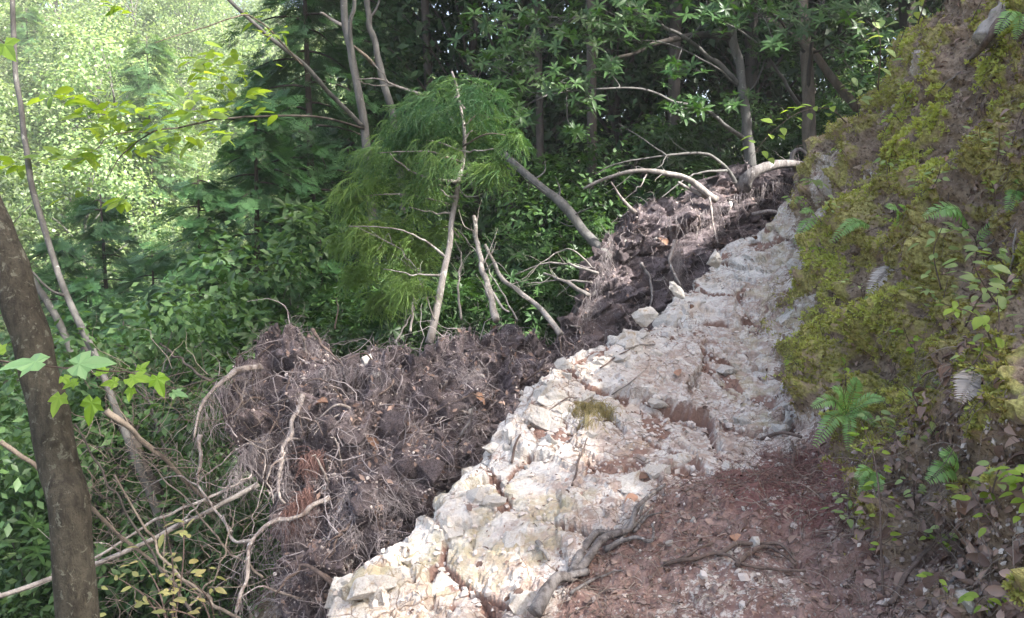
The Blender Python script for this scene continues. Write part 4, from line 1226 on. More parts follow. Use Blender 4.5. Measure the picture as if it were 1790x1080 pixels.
# the young cedar with drooping green shoots
b6 = P(752, 592, 5.6)
t6 = thing('young_cedar', 'young cedar with drooping bright green shoots standing above the root plate', 'tree', b6)
chain(t6, b6, 'trunk', [(750, 600, 5.6), (765, 530, 5.65), (782, 440, 5.75), (795, 360, 5.85), (806, 300, 5.95), (812, 240, 6.05), (800, 160, 6.15), (790, 125, 6.2)], .030, .008, 'bark_pale', 22, .012, 12)
g = np.random.default_rng(23); bb = Bag()
CL = [(785, 175, 55), (840, 165, 40), (855, 205, 36), (720, 225, 52), (655, 268, 38), (635, 330, 48), (690, 290, 52), (790, 235, 60), (865, 295, 30), (690, 390, 48), (745, 330, 48), (715, 430, 38), (635, 465, 36), (690, 480, 30),
      (900, 240, 20), (750, 190, 45), (610, 345, 28), (835, 300, 24), (765, 280, 50), (660, 420, 30), (835, 235, 38), (660, 310, 45), (620, 480, 24), (780, 145, 24), (700, 250, 45), (640, 400, 34), (720, 500, 28), (670, 520, 26), (740, 460, 26), (600, 420, 22), (770, 400, 20)]
for k, (x0, y0, r) in enumerate(CL):
    dz = 6.0 + g.normal(0, .34); c = P(x0, y0, dz)
    sx, sy = (807 + (y0 - 290) * -.05, min(560, y0 + 30)); ax = P(sx if y0 < 560 else 780, max(150, y0 + 15), 5.95 + (290 - y0) * .0006)
    if y0 < 420 and k % 2 == 0:
        v, f = limb([ax, ax * .5 + c * .5 + [0, 0, .05], c], .009, .003, 5, 10, .012, .1, k); mk('branch', v, f, M['bark_pale' if k % 4 == 0 else 'bark_tan'], t6, b6)
    n = int(r * (.75 + 1.1 * g.random())); d = rdir(n, g)
    p = c + d * (r / FPX * dz) * (g.random((n, 1)) ** .45) * [1.15, 1.15, .85]
    out = nrm(p - ax) * [1, 1, .2]
    y = out * 1.0 + g.normal(0, .6, (n, 3)) + [0, 0, .3 if y0 > 260 else .7]
    z = np.array([0, 0, 1]) + g.normal(0, .25, (n, 3)) + out * .2
    tt = np.clip((y0 - 170) / 260 + g.normal(0, .16, n) + .25 * (d[:, 2] > .2), 0, 1)
    v, f, t = inst(*TASSEL, p, y, z, g.uniform(.09, .25, n), tt); bb.add(v, f, t)
bb.build('crown', M['sugi'], t6, b6)
for k, pts in enumerate(([(804, 318, 5.9), (770, 315, 5.8), (730, 303, 5.75), (700, 285, 5.7), (682, 268, 5.65)], [(796, 345, 5.85), (780, 340, 5.75), (768, 330, 5.7)], [(806, 265, 6), (830, 265, 5.9), (862, 260, 5.8)],
                         [(800, 330, 5.9), (820, 345, 5.8), (845, 338, 5.8)], [(795, 372, 5.85), (760, 372, 5.8), (715, 362, 5.7)], [(780, 450, 5.75), (740, 420, 5.7), (690, 400, 5.6), (610, 395, 5.5)], [(775, 480, 5.7), (730, 480, 5.65), (670, 470, 5.6)])):
    chain(t6, b6, 'branch', pts, .010 if k else .014, .003, 'bark_pale', 40 + k, .012)

# two evergreen trees with whorled leaves, right of centre
b7 = P(1314, 320, 8.5); b8 = P(1420, 300, 9.0)
t7 = thing('evergreen_tree', 'slim grey evergreen with whorled leaves rising behind the farther root plate', 'tree', b7)
t8 = thing('evergreen_tree', 'evergreen with whorled leaves and several stems beside the mossy bank', 'tree', b8)
W7 = [chain(t7, b7, 'trunk', [(1316, 335, 8.5), (1308, 250, 8.5), (1304, 200, 8.5), (1292, 120, 8.5), (1281, 55, 8.5), (1275, -60, 8.5)], .062, .04, 'bark_grey', 50, .02, 12),
      chain(t7, b7, 'limb', [(1304, 245, 8.5), (1278, 225, 8.3), (1245, 200, 8.1), (1190, 180, 7.9), (1120, 155, 7.8), (1030, 158, 7.7), (960, 165, 7.7)], .028, .005, 'bark_grey', 51, .03),
      chain(t7, b7, 'limb', [(1290, 145, 8.5), (1240, 100, 8.4), (1190, 60, 8.2), (1130, 30, 8.0), (1070, -10, 7.9)], .03, .012, 'bark_grey', 52, .03),
      chain(t7, b7, 'limb', [(1282, 65, 8.5), (1215, 62, 8.5), (1150, 75, 8.4), (1100, 95, 8.3), (1050, 112, 8.2)], .045, .014, 'bark_shade', 53, .02),
      chain(t7, b7, 'limb', [(1290, 150, 8.5), (1240, 110, 8.2), (1160, 75, 8.0), (1060, 65, 7.9), (1020, 30, 7.9)], .012, .004, 'bark_grey', 54, .02)]
W8 = [chain(t8, b8, 'trunk', [(1424, 310, 9), (1414, 220, 9), (1411, 120, 9), (1404, 40, 9), (1398, -60, 9)], .085, .05, 'bark_tan', 55, .02, 12),
      chain(t8, b8, 'limb', [(1404, 195, 9), (1375, 150, 8.7), (1345, 105, 8.5), (1310, 65, 8.3), (1250, 30, 8.1)], .024, .007, 'bark_grey', 56, .02),
      chain(t8, b8, 'limb', [(1415, 95, 9), (1450, 80, 8.6), (1480, 50, 8.4), (1510, 10, 8.3)], .018, .006, 'bark_shade', 57, .02),
      chain(t8, b8, 'limb', [(1412, 190, 9), (1416, 110, 8.9), (1425, 60, 8.8), (1440, 0, 8.7)], .03, .012, 'bark_shade', 58, .02),
      chain(t8, b8, 'limb', [(1405, 90, 8.9), (1380, 60, 8.5), (1350, 20, 8.3), (1320, -20, 8.2)], .02, .008, 'bark_shade', 59, .02)]
chain(t8, b8, 'leaning_stem', [(1500, 190, 8.9), (1460, 140, 8.9), (1420, 90, 8.95), (1380, 60, 9.0), (1330, 25, 9.1)], .055, .03, 'bark_tan', 60, .02)
g = np.random.default_rng(61)
def whorls(parent, base, wood, clusters, seed):
    g = np.random.default_rng(seed); bb = Bag(); tw = Bag()
    pool = np.vstack([spline(w, 40) for w in wood])
    for k, (x0, y0, r, d_) in enumerate(clusters):
        n = max(4, int(r * .62))
        pp = np.array([P(x0 + g.normal(0, r * .6), y0 + g.normal(0, r * .42), d_ + g.normal(0, .25)) for _ in range(n)])
        c = P(x0, y0, d_); st = pool[np.argmin(np.linalg.norm(pool - c, axis=1))]
        v, f = limb([st, st * .5 + c * .5 + g.normal(0, .04, 3), c], .010, .004, 5, 9, .02, .1, k); tw.add(v, f)
        for q in pp[::2]:
            v, f = limb([c, c * .5 + q * .5 + g.normal(0, .03, 3), q], .004, .002, 4, 6, .008, .0, k); tw.add(v, f)
        v, f, t = inst(*ROS, pp, rdir(n, g), np.array([0, -.45, .8]) + g.normal(0, .4, (n, 3)), g.uniform(.09, .15, n), np.clip(g.normal(.5, .25, n), 0, 1)); bb.add(v, f, t)
    bb.build('crown', M['evergreen'], parent, base)
    tag(tw.build('twigs', M['bark_grey'], parent, base), kind='stuff')
whorls(t7, b7, W7[1:], [(930, 150, 50, 7.7), (1000, 140, 40, 7.7), (885, 160, 35, 7.7), (1090, 50, 45, 7.9), (960, 45, 55, 7.9), (1175, 190, 16, 7.9), (1215, 188, 22, 7.9), (1180, 120, 30, 8.0), (1110, 25, 50, 7.9), (905, 205, 30, 7.7), (1010, 180, 26, 7.7),
                        (1030, 60, 40, 7.9), (1060, 120, 22, 7.9), (910, 90, 45, 7.8), (1240, 30, 40, 8.1), (860, 40, 50, 8.2), (1000, 230, 18, 7.7), (850, 110, 30, 8.0)], 62)
whorls(t8, b8, W8[1:], [(1330, 25, 50, 8.3), (1400, 30, 50, 8.4), (1450, 15, 40, 8.4), (1260, 30, 30, 8.1), (1340, 85, 26, 8.4), (1290, 175, 22, 8.4), (1370, 70, 30, 8.4), (1500, 20, 35, 8.4), (1480, 90, 30, 8.6), (1540, 60, 40, 8.6), (1300, 0, 40, 8.2), (1560, 130, 30, 8.6), (1500, 140, 26, 8.7)], 63)

# ------------------------------------------------------------------ fallen wood
def log(name, label, cat, pts, r0, r1, mat, seed, crook=.015, forks=(), group=None, sides=10):
    b = P(*pts[0]); t = thing(name, label, cat, b, group)
    chain(t, b, 'stem', pts, r0 * .82, r1 * .8, mat, seed, crook, sides, .25)
    for k, (fp_, a, c) in enumerate(forks):
        chain(t, b, 'fork', fp_, a, c, mat, seed + k + 1, crook, 7)
    gg = np.random.default_rng(seed); c = spline([P(*q) for q in pts], 40); tw = Bag(); L = np.linalg.norm(np.diff(c, axis=0), axis=1).sum()
    for k in range(int(3 + L * 4)):
        i = gg.integers(8, 39); d = nrm(nrm(c[min(39, i + 1)] - c[i - 1]) * .7 + gg.normal(0, .6, 3)); l_ = gg.uniform(.05, .32)
        v, f = limb([c[i], c[i] + d * l_ * .5 + gg.normal(0, .02, 3), c[i] + d * l_ + gg.normal(0, .05, 3)], max(.002, r1 * .35), .001, 5, 8, .008, .1, k); tw.add(v, f)
    tag(tw.build('twigs', M[mat], t, b), kind='stuff')
    return t
log('fallen_trunk', 'rough grey fallen trunk slanting down to the farther root plate', 'fallen trunk', [(1062, 452, 6.75), (1010, 388, 7.0), (960, 338, 7.3), (900, 288, 7.6), (840, 240, 7.9)], .055, .04, 'bark_grey', 70, .02)
log('fallen_trunk', 'pale barked leaning trunk ending upright on the front root plate', 'fallen trunk', [(868, 560, 5.3), (852, 505, 5.5), (838, 440, 5.8), (828, 378, 6.2)], .030, .020, 'bark_pale', 72, .015, [([(850, 490, 5.55), (875, 530, 5.4), (890, 545, 5.35)], .012, .006)])
log('fallen_trunk', 'pale curved trunk leaning right of the barked one on the front root plate', 'fallen trunk', [(980, 585, 5.35), (945, 540, 5.5), (915, 515, 5.6), (880, 490, 5.8), (862, 455, 5.9), (848, 428, 6.0)], .026, .014, 'bark_pale', 74, .012)
log('arching_branch', 'pale arching branch bowed over the farther root plate', 'branch', [(1252, 350, 7.25), (1225, 328, 7.2), (1190, 308, 7.2), (1150, 301, 7.15), (1110, 299, 7.1), (1060, 312, 7.1), (1020, 330, 7.1)], .045, .014, 'bark_pale', 76, .012,
    [([(1235, 345, 7.25), (1195, 325, 7.2), (1185, 318, 7.2)], .02, .012), ([(1130, 305, 7.1), (1118, 325, 7.0), (1090, 350, 6.9)], .008, .003)])
log('arching_branch', 'thinner grey branch arching above the pale bowed one', 'branch', [(1292, 330, 7.9), (1265, 290, 7.8), (1235, 270, 7.7), (1195, 267, 7.6), (1150, 275, 7.5), (1080, 285, 7.4), (1040, 305, 7.3)], .026, .006, 'bark_grey', 80, .012,
    [([(1270, 298, 7.8), (1230, 300, 7.6), (1200, 312, 7.5), (1150, 350, 7.3)], .014, .005), ([(1165, 272, 7.5), (1120, 240, 7.5), (1080, 215, 7.5)], .010, .003), ([(1165, 272, 7.5), (1155, 290, 7.4), (1140, 300, 7.4)], .006, .003)])
log('thin_branch', 'thin pale forked branch lying left of the farther root plate, upper', 'branch', [(1046, 478, 6.35), (1010, 466, 6.4), (985, 460, 6.5), (945, 462, 6.6), (900, 480, 6.7)], .016, .005, 'bark_pale', 84, .012, [([(1035, 468, 6.4), (1005, 438, 6.4), (975, 440, 6.5), (935, 470, 6.5), (910, 490, 6.5)], .007, .003)])
log('thin_branch', 'thin pale forked branch lying left of the farther root plate, lower', 'branch', [(1030, 517, 6.15), (1000, 498, 6.2), (975, 487, 6.3), (950, 478, 6.4)], .024, .012, 'bark_pale', 87, .012, [([(1035, 494, 6.2), (980, 490, 6.3), (920, 496, 6.4)], .010, .004)])
for k, (pts, r) in enumerate(((((717, 580, 5.9), (722, 520, 6.0), (708, 455, 6.1), (700, 420, 6.1)), .012), (((806, 560, 6.0), (802, 500, 6.0), (806, 450, 6.1), (795, 420, 6.1)), .013), (((690, 600, 5.7), (722, 545, 5.8), (735, 490, 5.9)), .008), (((905, 560, 5.6), (870, 500, 5.7), (840, 450, 5.8), (800, 400, 5.9)), .008), (((760, 560, 5.6), (730, 480, 5.5), (690, 430, 5.5), (620, 395, 5.4)), .005))):
    log('dead_sapling', ('bare pale stem standing left of the young cedar trunk', 'bare pale stem standing right of the young cedar trunk', 'short bare stem slanting at the foot of the young cedar', 'bare stick leaning across between cedar and fallen trunks', 'thin bare twig curving left from the cedar foot')[k], 'stem', list(pts), r, r * .4, 'bark_pale', 90 + k, .015)
# poles and sticks, lower left
log('pale_pole', 'long pale fallen pole crossing the lower left corner behind the dark trunk', 'pole', [(452, 846, 4.1), (380, 885, 4.0), (300, 925, 3.85), (170, 985, 3.7), (0, 1042, 3.5), (-120, 1085, 3.4)], .017, .012, 'bark_pale', 100, .008, [([(300, 925, 3.85), (330, 900, 3.85), (360, 870, 3.9)], .006, .003)])
log('pale_pole', 'thinner pale pole lying just above the long one', 'pole', [(430, 838, 4.25), (360, 872, 4.1), (280, 905, 3.95), (190, 960, 3.8), (100, 1010, 3.7)], .011, .006, 'bark_pale', 103, .01)
log('brown_pole', 'brown pole slanting down behind the dark trunk', 'pole', [(0, 772, 3.3), (60, 815, 3.35), (150, 880, 3.4), (210, 935, 3.5), (290, 1000, 3.55)], .013, .008, 'bark_tan', 105, .008)
log('brown_pole', 'brown slanting pole right of the yellow green leaves', 'pole', [(185, 718, 3.9), (250, 770, 4.0), (310, 825, 4.1), (355, 870, 4.2)], .018, .014, 'bark_tan', 107, .01)
log('dark_trunk', 'thick dim trunk rising in the gully behind the poles', 'trunk', [(290, 920, 5.2), (265, 850, 5.3), (225, 760, 5.5), (190, 690, 5.7), (150, 600, 6.0)], .075, .06, 'bark_shade', 109, .02)
for k, (pts, r) in enumerate(((((335, 1070, 3.2), (260, 960, 3.3), (190, 850, 3.3), (130, 740, 3.3)), .008), (((430, 1090, 3.0), (350, 1040, 3.1), (270, 950, 3.2), (200, 830, 3.2)), .010), (((420, 700, 5.2), (330, 640, 5.3), (280, 600, 5.4)), .016), (((460, 1010, 3.7), (400, 960, 3.8), (340, 890, 3.9), (240, 790, 4.2)), .008), (((280, 860, 4.2), (215, 880, 4.2), (140, 850, 4.2)), .005), (((330, 1060, 3.4), (380, 1000, 3.5), (410, 900, 3.6)), .006))):
    log('brown_stick', ('long brown stick rising right of the dark trunk foot', 'brown stick sweeping from the bottom edge up to the left', 'grey stick slanting above the overhanging root', 'brown stick crossing under the pale poles', 'thin stick lying level behind the poles', 'short brown stick upright below the pale poles')[k], 'stick', list(pts), r, r * .5, 'bark_tan' if k % 2 else 'bark_shade', 112 + k, .02)
g = np.random.default_rng(120)
st = np.array([P(g.uniform(150, 480), g.uniform(640, 1060), g.uniform(4.0, 5.0)) for _ in range(420)])
v, f, t = hairs(st, g.normal(0, 1, st.shape) * [1, .3, .7], g.uniform(.15, .55, len(st)), g.uniform(.0010, .003, len(st)), 7, .30, .05, 121)
bb = Bag(); bb.add(v, f, t); o = bb.build('twig_tangle', M['twig']); tag(o, 'tangle of thin dead twigs in the gully left of the root plate', 'twigs', kind='stuff')

# ------------------------------------------------------------------ what lies and grows on the near ground
NZ = np.maximum(gn[:, 2], .15)
CELL = (np.gradient(GYS)[:, None] * np.gradient(GXS)[None, :]).ravel()
frame = (gpx > -40) & (gpx < 1830) & (gpy > -40) & (gpy < 1120) & (gpd > .8)
tri_n = nrm(np.stack([-np.gradient(gpts[:, 2].reshape(nys, nxs), GXS, axis=1).ravel(), -np.gradient(gpts[:, 2].reshape(nys, nxs), GYS, axis=0).ravel(), np.ones(len(gpts))], 1))
def pick(mask, n, g, power=1.0):
    w = mask * frame * CELL / NZ / np.maximum(gpd, 1.2) ** power
    i = g.choice(len(gpts), n, p=w / w.sum(), replace=True)
    return gpts[i] + g.uniform(-.007, .007, (n, 3)) * [1, 1, 0], tri_n[i], gn[i]

g = np.random.default_rng(500)
# embedded rocks of the outcrop and stones of the path: pieces of the ground
crestz = rockm * sstep(.42, .03, np.abs(dc - .02))
tiltm = Vector((.28, -.18, 1)).to_track_quat('Z', 'Y').to_euler()
for msk, cnt, mu, sg, lo, hi, sink, pool in ((crestz, 85, -2.5, .35, .045, .15, .12, BM), (rockm * sstep(.35, .6, dc) * .5 + .3 * crestz, 55, -2.6, .35, .04, .13, .25, BM), (crestz, 110, -3.35, .4, .02, .07, .15, SM)):
    p, n, m = pick(msk, cnt, g, .9)
    for k in range(cnt):
        s_ = float(np.clip(g.lognormal(mu, sg), lo, hi))
        link_mesh('rock', pool[k % len(pool)], ground, p[k] - m[k] * s_ * sink, (tiltm[0] + g.normal(0, .25), tiltm[1] + g.normal(0, .25), g.choice([.6, 2.2, 3.7, 5.3]) + g.normal(0, .3)), s_)
p, n, m = pick(dirtm, 48, g, 1.0)
for k in range(48):
    s_ = float(np.clip(g.lognormal(-4.4, .5), .007, .045))
    link_mesh('stone', SM[k % 6], ground, p[k] + m[k] * s_ * .1, g.uniform(0, 6.28, 3), s_)
for px_, py_, s_ in ((810, 856, .034), (935, 838, .036), (595, 1062, .06), (1010, 655, .04), (985, 628, .06), (1150, 700, .06), (870, 900, .09), (1030, 760, .07), (720, 975, .06), (880, 960, .12), (790, 930, .07), (1185, 500, .06),
                     (1250, 445, .06), (1130, 545, .08), (1545, 196, .035), (1566, 184, .03), (1740, 1020, .06), (1690, 1045, .05), (1275, 965, .03), (1220, 960, .03), (955, 690, .09), (1085, 590, .07)):
    q_, n_ = G(px_, py_)
    link_mesh('rock', BM[int(px_) % 7], ground, q_ - n_ * s_ * .35, g.uniform(0, 6.28, 3) * [.2, .2, 1], s_)
b = Bag()
for k in range(3):
    for msk, cnt, mu, lo in ((dirtm, 1000, -5.4, -1), (rockm * (.25 + crack), 1200, -4.7, .7), (bankm * (1 - mossm) * litterzone, 500, -5.2, 0), (lowm, 400, -4.3, .2)):
        p, n, m = pick(msk, cnt, g, 1.3)
        s_ = np.clip(g.lognormal(mu, .5, cnt), .002, .022)
        v, f, t = inst(PEB[k][0], PEB[k][1], p + n * (s_ * .25)[:, None], rdir(cnt, g), n + g.normal(0, .3, p.shape), s_, (lo + (1 - lo) * g.random(cnt) ** 1.2) if lo >= 0 else g.random(cnt) ** 3 * .6); b.add(v, f, t)
tag(b.build('gravel', M['pebble'], smooth=False), 'loose pale gravel and grit strewn over path and dirt', 'gravel', kind='stuff')

# moss: short tufts over the mossy parts of the bank and seams of the rock
mv = []; mf = []
gm = np.random.default_rng(9)
for k in range(5):
    a = k * 1.26 + gm.normal(0, .3); e = gm.uniform(.5, 1.3); d = np.array([math.cos(a) * math.cos(e), math.sin(a) * math.cos(e), math.sin(e)]); o = np.array([-math.sin(a), math.cos(a), 0]) * .13
    i0 = len(mv); L_ = gm.uniform(.6, 1.1); mv += [d * .02, d * L_ * .6 + o * 1.2, d * L_ - [0, 0, .2], d * L_ * .6 - o * 1.2]; mf += [[i0, i0 + 1, i0 + 3], [i0 + 1, i0 + 2, i0 + 3]]
MT = (np.array(mv), [np.array(mf)])
cnt = 31000
p, n, m = pick(mossm, cnt, g, 2.0)
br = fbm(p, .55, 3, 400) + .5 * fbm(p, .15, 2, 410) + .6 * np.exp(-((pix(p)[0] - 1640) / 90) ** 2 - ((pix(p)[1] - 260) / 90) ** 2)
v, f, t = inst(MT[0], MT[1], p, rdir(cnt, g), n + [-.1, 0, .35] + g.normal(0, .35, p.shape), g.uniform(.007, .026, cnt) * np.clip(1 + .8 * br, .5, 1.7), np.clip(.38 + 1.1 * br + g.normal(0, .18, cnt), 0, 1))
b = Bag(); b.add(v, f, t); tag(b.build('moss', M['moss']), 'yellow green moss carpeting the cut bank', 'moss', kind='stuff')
# dead leaves and needles on the bank
b = Bag()
p, n, m = pick(bankm * (.12 + (1 - mossm)) * (1 - rockm), 3800, g, 1.0)
v, f, t = inst(*CURLED, p + n * .008, rdir(3800, g), n + g.normal(0, .5, p.shape), g.uniform(.012, .045, 3800)); b.add(v, f, t)
p, n, m = pick(bankm * litterzone, 420, g, 1.0)
v, f, t = inst(*CURLED, p + n * .015, rdir(420, g), n + g.normal(0, .6, p.shape), g.uniform(.025, .06, 420)); b.add(v, f, t)
p, n, m = pick((1 - bankm) * (1 - lowm) * (.12 + .8 * crack + 1.3 * dirtm), 2200, g, 1.0)
v, f, t = inst(*CURLED, p + n * .005, rdir(2200, g), n + g.normal(0, .35, p.shape), g.uniform(.007, .028, 2200) * g.choice([1, 1, 1, 1.6], 2200), g.random(2200) ** 1.5); b.add(v, f, t)
tag(b.build('leaf_litter', M['litter']), 'brown leaf litter scattered over bank and path', 'leaf litter', kind='stuff')
b = Bag()
for msk, cnt, L_, cu in ((bankm * (1.05 - mossm), 1500, (.05, .26), .28), (dirtm, 1500, (.04, .2), .3), (rockm, 220, (.05, .2), .2)):
    p, n, m = pick(msk, cnt, g, 1.0); dr = rdir(cnt, g); dr = dr - n * (dr * n).sum(1, keepdims=True) * .8
    v, f, t = hairs(p + n * .006, dr + n * .15, g.uniform(*L_, cnt), g.uniform(.0007, .0022, cnt), 6, cu, .12, 510); b.add(v, f, t)
tag(b.build('twig_litter', M['twig']), 'fine dead twigs and rootlets littering bank and path', 'twigs', kind='stuff')
b = Bag()
p, n, m = pick(dirtm * (red + .08), 1500, g, .6); dr = rdir(1500, g); dr = dr - n * (dr * n).sum(1, keepdims=True) * .9
v, f, t = hairs(p + n * .006, dr + [.4, .3, 0], g.uniform(.08, .3, 1500), g.uniform(.0008, .0018, 1500), 7, .22, .10, 511); b.add(v, f, t)
tag(b.build('red_rootlets', M['red_root_hair']), 'mat of fine reddish rootlets on the dirt below the bank', 'roots', kind='stuff')
# hanging rootlets where the bank is cut
b = Bag()
p, n, m = pick(bankm * sstep(.0, .5, wn2) * (gpd > 2), 1700, g, 1.0)
v, f, t = hairs(p + n * .01, n * .8 + [0, 0, -.6] + g.normal(0, .3, p.shape), g.uniform(.05, .2, 1700), g.uniform(.0006, .0015, 1700), 6, .25, .3, 512); b.add(v, f, t * .7)
tag(b.build('bank_rootlets', M['twig']), 'thin rootlets hanging from the cut bank', 'roots', kind='stuff')

# single dead leaves one can point at
DL = []
for k in range(3):
    v_, f_ = leaf_shape(.5 + .08 * k, .75 - .1 * k, .55 - .1 * k, 7); v_ = v_ + np.stack([.05 * fbm(v_, .3, 2, k), v_[:, 0] * 0, .10 * fbm(v_, .25, 2, k + 5)], 1); o_ = mk('dead_leaf', v_, f_, M['dead_leaf'], attrs={'tint': np.full(len(v_), .35 + .3 * k)}); DL.append(o_.data); bpy.data.objects.remove(o_)
def dead_leaf(px_, py_, s_, k, lab, group=None, pos=None, nn=None):
    q_, n_ = (pos, nn) if pos is not None else G(px_, py_)
    o = bpy.data.objects.new('dead_leaf', DL[k % 3]); COL.objects.link(o)
    o.location = tuple(q_ + n_ * .012); z = Vector(nrm(n_ + g.normal(0, .25, 3))); o.rotation_euler = z.to_track_quat('Z', 'Y').to_euler(); o.rotation_euler.rotate_axis('Z', g.uniform(0, 6.28)); o.scale = (s_,) * 3
    tag(o, lab, 'dead leaf', group)
for px_, py_, s_, k, lab in ((1110, 848, .075, 0, 'curled brown leaf at the tip of the dead branch, left one'), (1135, 838, .08, 1, 'curled brown leaf at the tip of the dead branch, right one'), (1115, 872, .07, 2, 'flat reddish leaf just below the two curled ones'),
                             (1188, 660, .07, 2, 'small orange leaf alone on the pale rock slab'), (1278, 940, .085, 2, 'tan curled leaf above the root knot on the dirt'), (1655, 285, .055, 2, 'pale pinkish curled leaf caught on bright moss high on the bank'),
                             (960, 735, .06, 0, 'dark reddish leaf near the dry moss tuft on the crest'), (1320, 420, .08, 1, 'reddish leaf near the upper end of the path'), (1205, 535, .07, 0, 'brown leaf midway up the pale path'), (1600, 660, .09, 2, 'large pale brown leaf at the foot of the moss near the fern'),
                             (1660, 640, .08, 1, 'brown leaf hanging beside the grey dead frond'), (1560, 800, .07, 0, 'brown leaf under the leafy sapling'), (1150, 970, .05, 0, 'small red brown leaf below the dead branch'), (1690, 900, .07, 1, 'brown leaf in the litter at lower right'),
                             (1730, 480, .075, 0, 'dark curled leaf under the bank saplings')):
    dead_leaf(px_, py_, s_, k, lab)
def hit_plate(S3, N3, px_, py_):
    a, b_, c = pix(S3.reshape(-1, 3)); i = np.argmin((a - px_) ** 2 + (b_ - py_) ** 2); return S3.reshape(-1, 3)[i], N3.reshape(-1, 3)[i]
for px_, py_, s_, k, lab in ((828, 692, .10, 2, 'orange brown leaf stuck on the front root plate'), (575, 705, .10, 1, 'brown leaf on the left of the front root plate'), (640, 770, .09, 0, 'dark red leaf low on the front root plate'), (1165, 430, .1, 1, 'pale scrap of leaf on the farther root plate')):
    a_, n_ = hit_plate(S1 if px_ < 1000 else S2, N1 if px_ < 1000 else N2, px_, py_)
    dead_leaf(0, 0, s_, k, lab, None, a_, n_)

# sticks and roots lying on the path
def lying(name, label, cat, strands, mat, seed, crook=.006):
    b_, _ = G(*strands[0][0][0]); t = thing(name, label, cat, b_)
    for k, (pts, r0, r1) in enumerate(strands):
        q_ = [G(x, y, r0 * (1.6 if i % 2 == 0 else 2.6))[0] for i, (x, y) in enumerate(pts)]
        v, f = limb(q_, r0, r1, 8, max(10, len(q_) * 5), crook, .22, seed + k); mk('stem' if k == 0 else 'fork', v, f, M[mat], t, b_)
    return t
lying('dead_branch', 'weathered grey dead branch lying across the lower path', 'branch', [([(945, 1085), (985, 1035), (1020, 1005), (1060, 965), (1110, 935), (1130, 900), (1165, 865)], .026, .006), ([(1000, 1010), (1050, 958), (1085, 930), (1125, 905)], .022, .007), ([(1060, 968), (1095, 955), (1140, 945), (1138, 925)], .012, .004), ([(1118, 925), (1128, 895), (1132, 868)], .008, .002), ([(1030, 1000), (985, 1030), (950, 1060), (930, 1082)], .015, .006), ([(1075, 955), (1100, 925), (1145, 885)], .011, .003), ([(1000, 1040), (1050, 1010), (1090, 1000)], .007, .002), ([(1105, 930), (1140, 905), (1160, 892)], .007, .002)], 'dead_wood', 600, .010)
lying('root_knot', 'gnarled brown root knot lying on the reddish dirt', 'root', [([(1160, 990), (1215, 985), (1262, 972), (1295, 992), (1340, 1000), (1410, 1002)], .008, .004), ([(1290, 995), (1315, 975), (1345, 965), (1365, 985), (1400, 990)], .011, .004), ([(1255, 975), (1290, 962), (1330, 955), (1365, 962), (1390, 982)], .009, .004), ([(1185, 985), (1215, 968), (1245, 955)], .008, .004)], 'root_brown', 610, .008)
lying('short_stick', 'short brown stick at the inner edge of the dirt below the fern', 'stick', [([(1382, 820), (1390, 795), (1386, 775)], .009, .006)], 'root_brown', 620)
lying('short_stick', 'dark flat root crossing the dirt below the rock slab', 'stick', [([(1335, 768), (1370, 765), (1405, 768)], .010, .006)], 'root_brown', 621)
lying('thin_stick', 'thin dark stick on the crest left of the moss tuft', 'stick', [([(896, 812), (908, 770), (930, 738), (985, 702), (1010, 695)], .006, .003)], 'root_brown', 622)
lying('thin_stick', 'thin dark stick standing against the lower rock face', 'stick', [([(1000, 850), (1012, 805), (1026, 768)], .005, .003)], 'root_brown', 623)
lying('thin_stick', 'straight pale stick on the upper rock slab', 'stick', [([(1092, 612), (1118, 608), (1145, 605)], .006, .005)], 'bark_pale', 624)
lying('thin_stick', 'pale brown stick on the crest below the upper slab', 'stick', [([(1050, 645), (1075, 625), (1100, 612)], .005, .003)], 'root_brown', 625)
lying('thin_stick', 'stubby pale stick on the lower pale rocks', 'stick', [([(942, 950), (955, 970), (962, 985)], .010, .007)], 'bark_pale', 626)
lying('thin_stick', 'long pale twig across the middle slab', 'stick', [([(1070, 690), (1100, 672), (1130, 645)], .004, .002)], 'bark_pale', 627)
lying('thin_stick', 'brown root running down the lower right litter', 'stick', [([(1560, 1060), (1590, 1010), (1620, 960)], .009, .006)], 'root_brown', 628)
lying('thin_stick', 'grey stick slanting in the litter at lower right corner', 'stick', [([(1620, 1070), (1680, 1010), (1735, 950)], .007, .004)], 'dead_wood', 629)
# shaggy dry moss tuft on the crest
b_, n_ = G(1035, 745)
g2 = np.random.default_rng(640); st = np.array([G(1035 + g2.normal(0, 17), 705 + abs(g2.normal(0, 16)))[0] for _ in range(520)])
v, f, t = hairs(st + [0, -.01, .01], np.array([-.15, -.5, -.1]) + g2.normal(0, .35, st.shape), g2.uniform(.05, .14, len(st)), .0014, 5, .2, .4, 641)
M['dry_moss'] = tint_mat('dry_moss', (.22, .17, .06), (.42, .36, .17)); bb = Bag(); bb.add(v, f, t); o = bb.build('dry_moss_tuft', M['dry_moss'], None, b_); tag(o, 'shaggy yellow brown dry moss tuft on the rock crest', 'moss tuft')

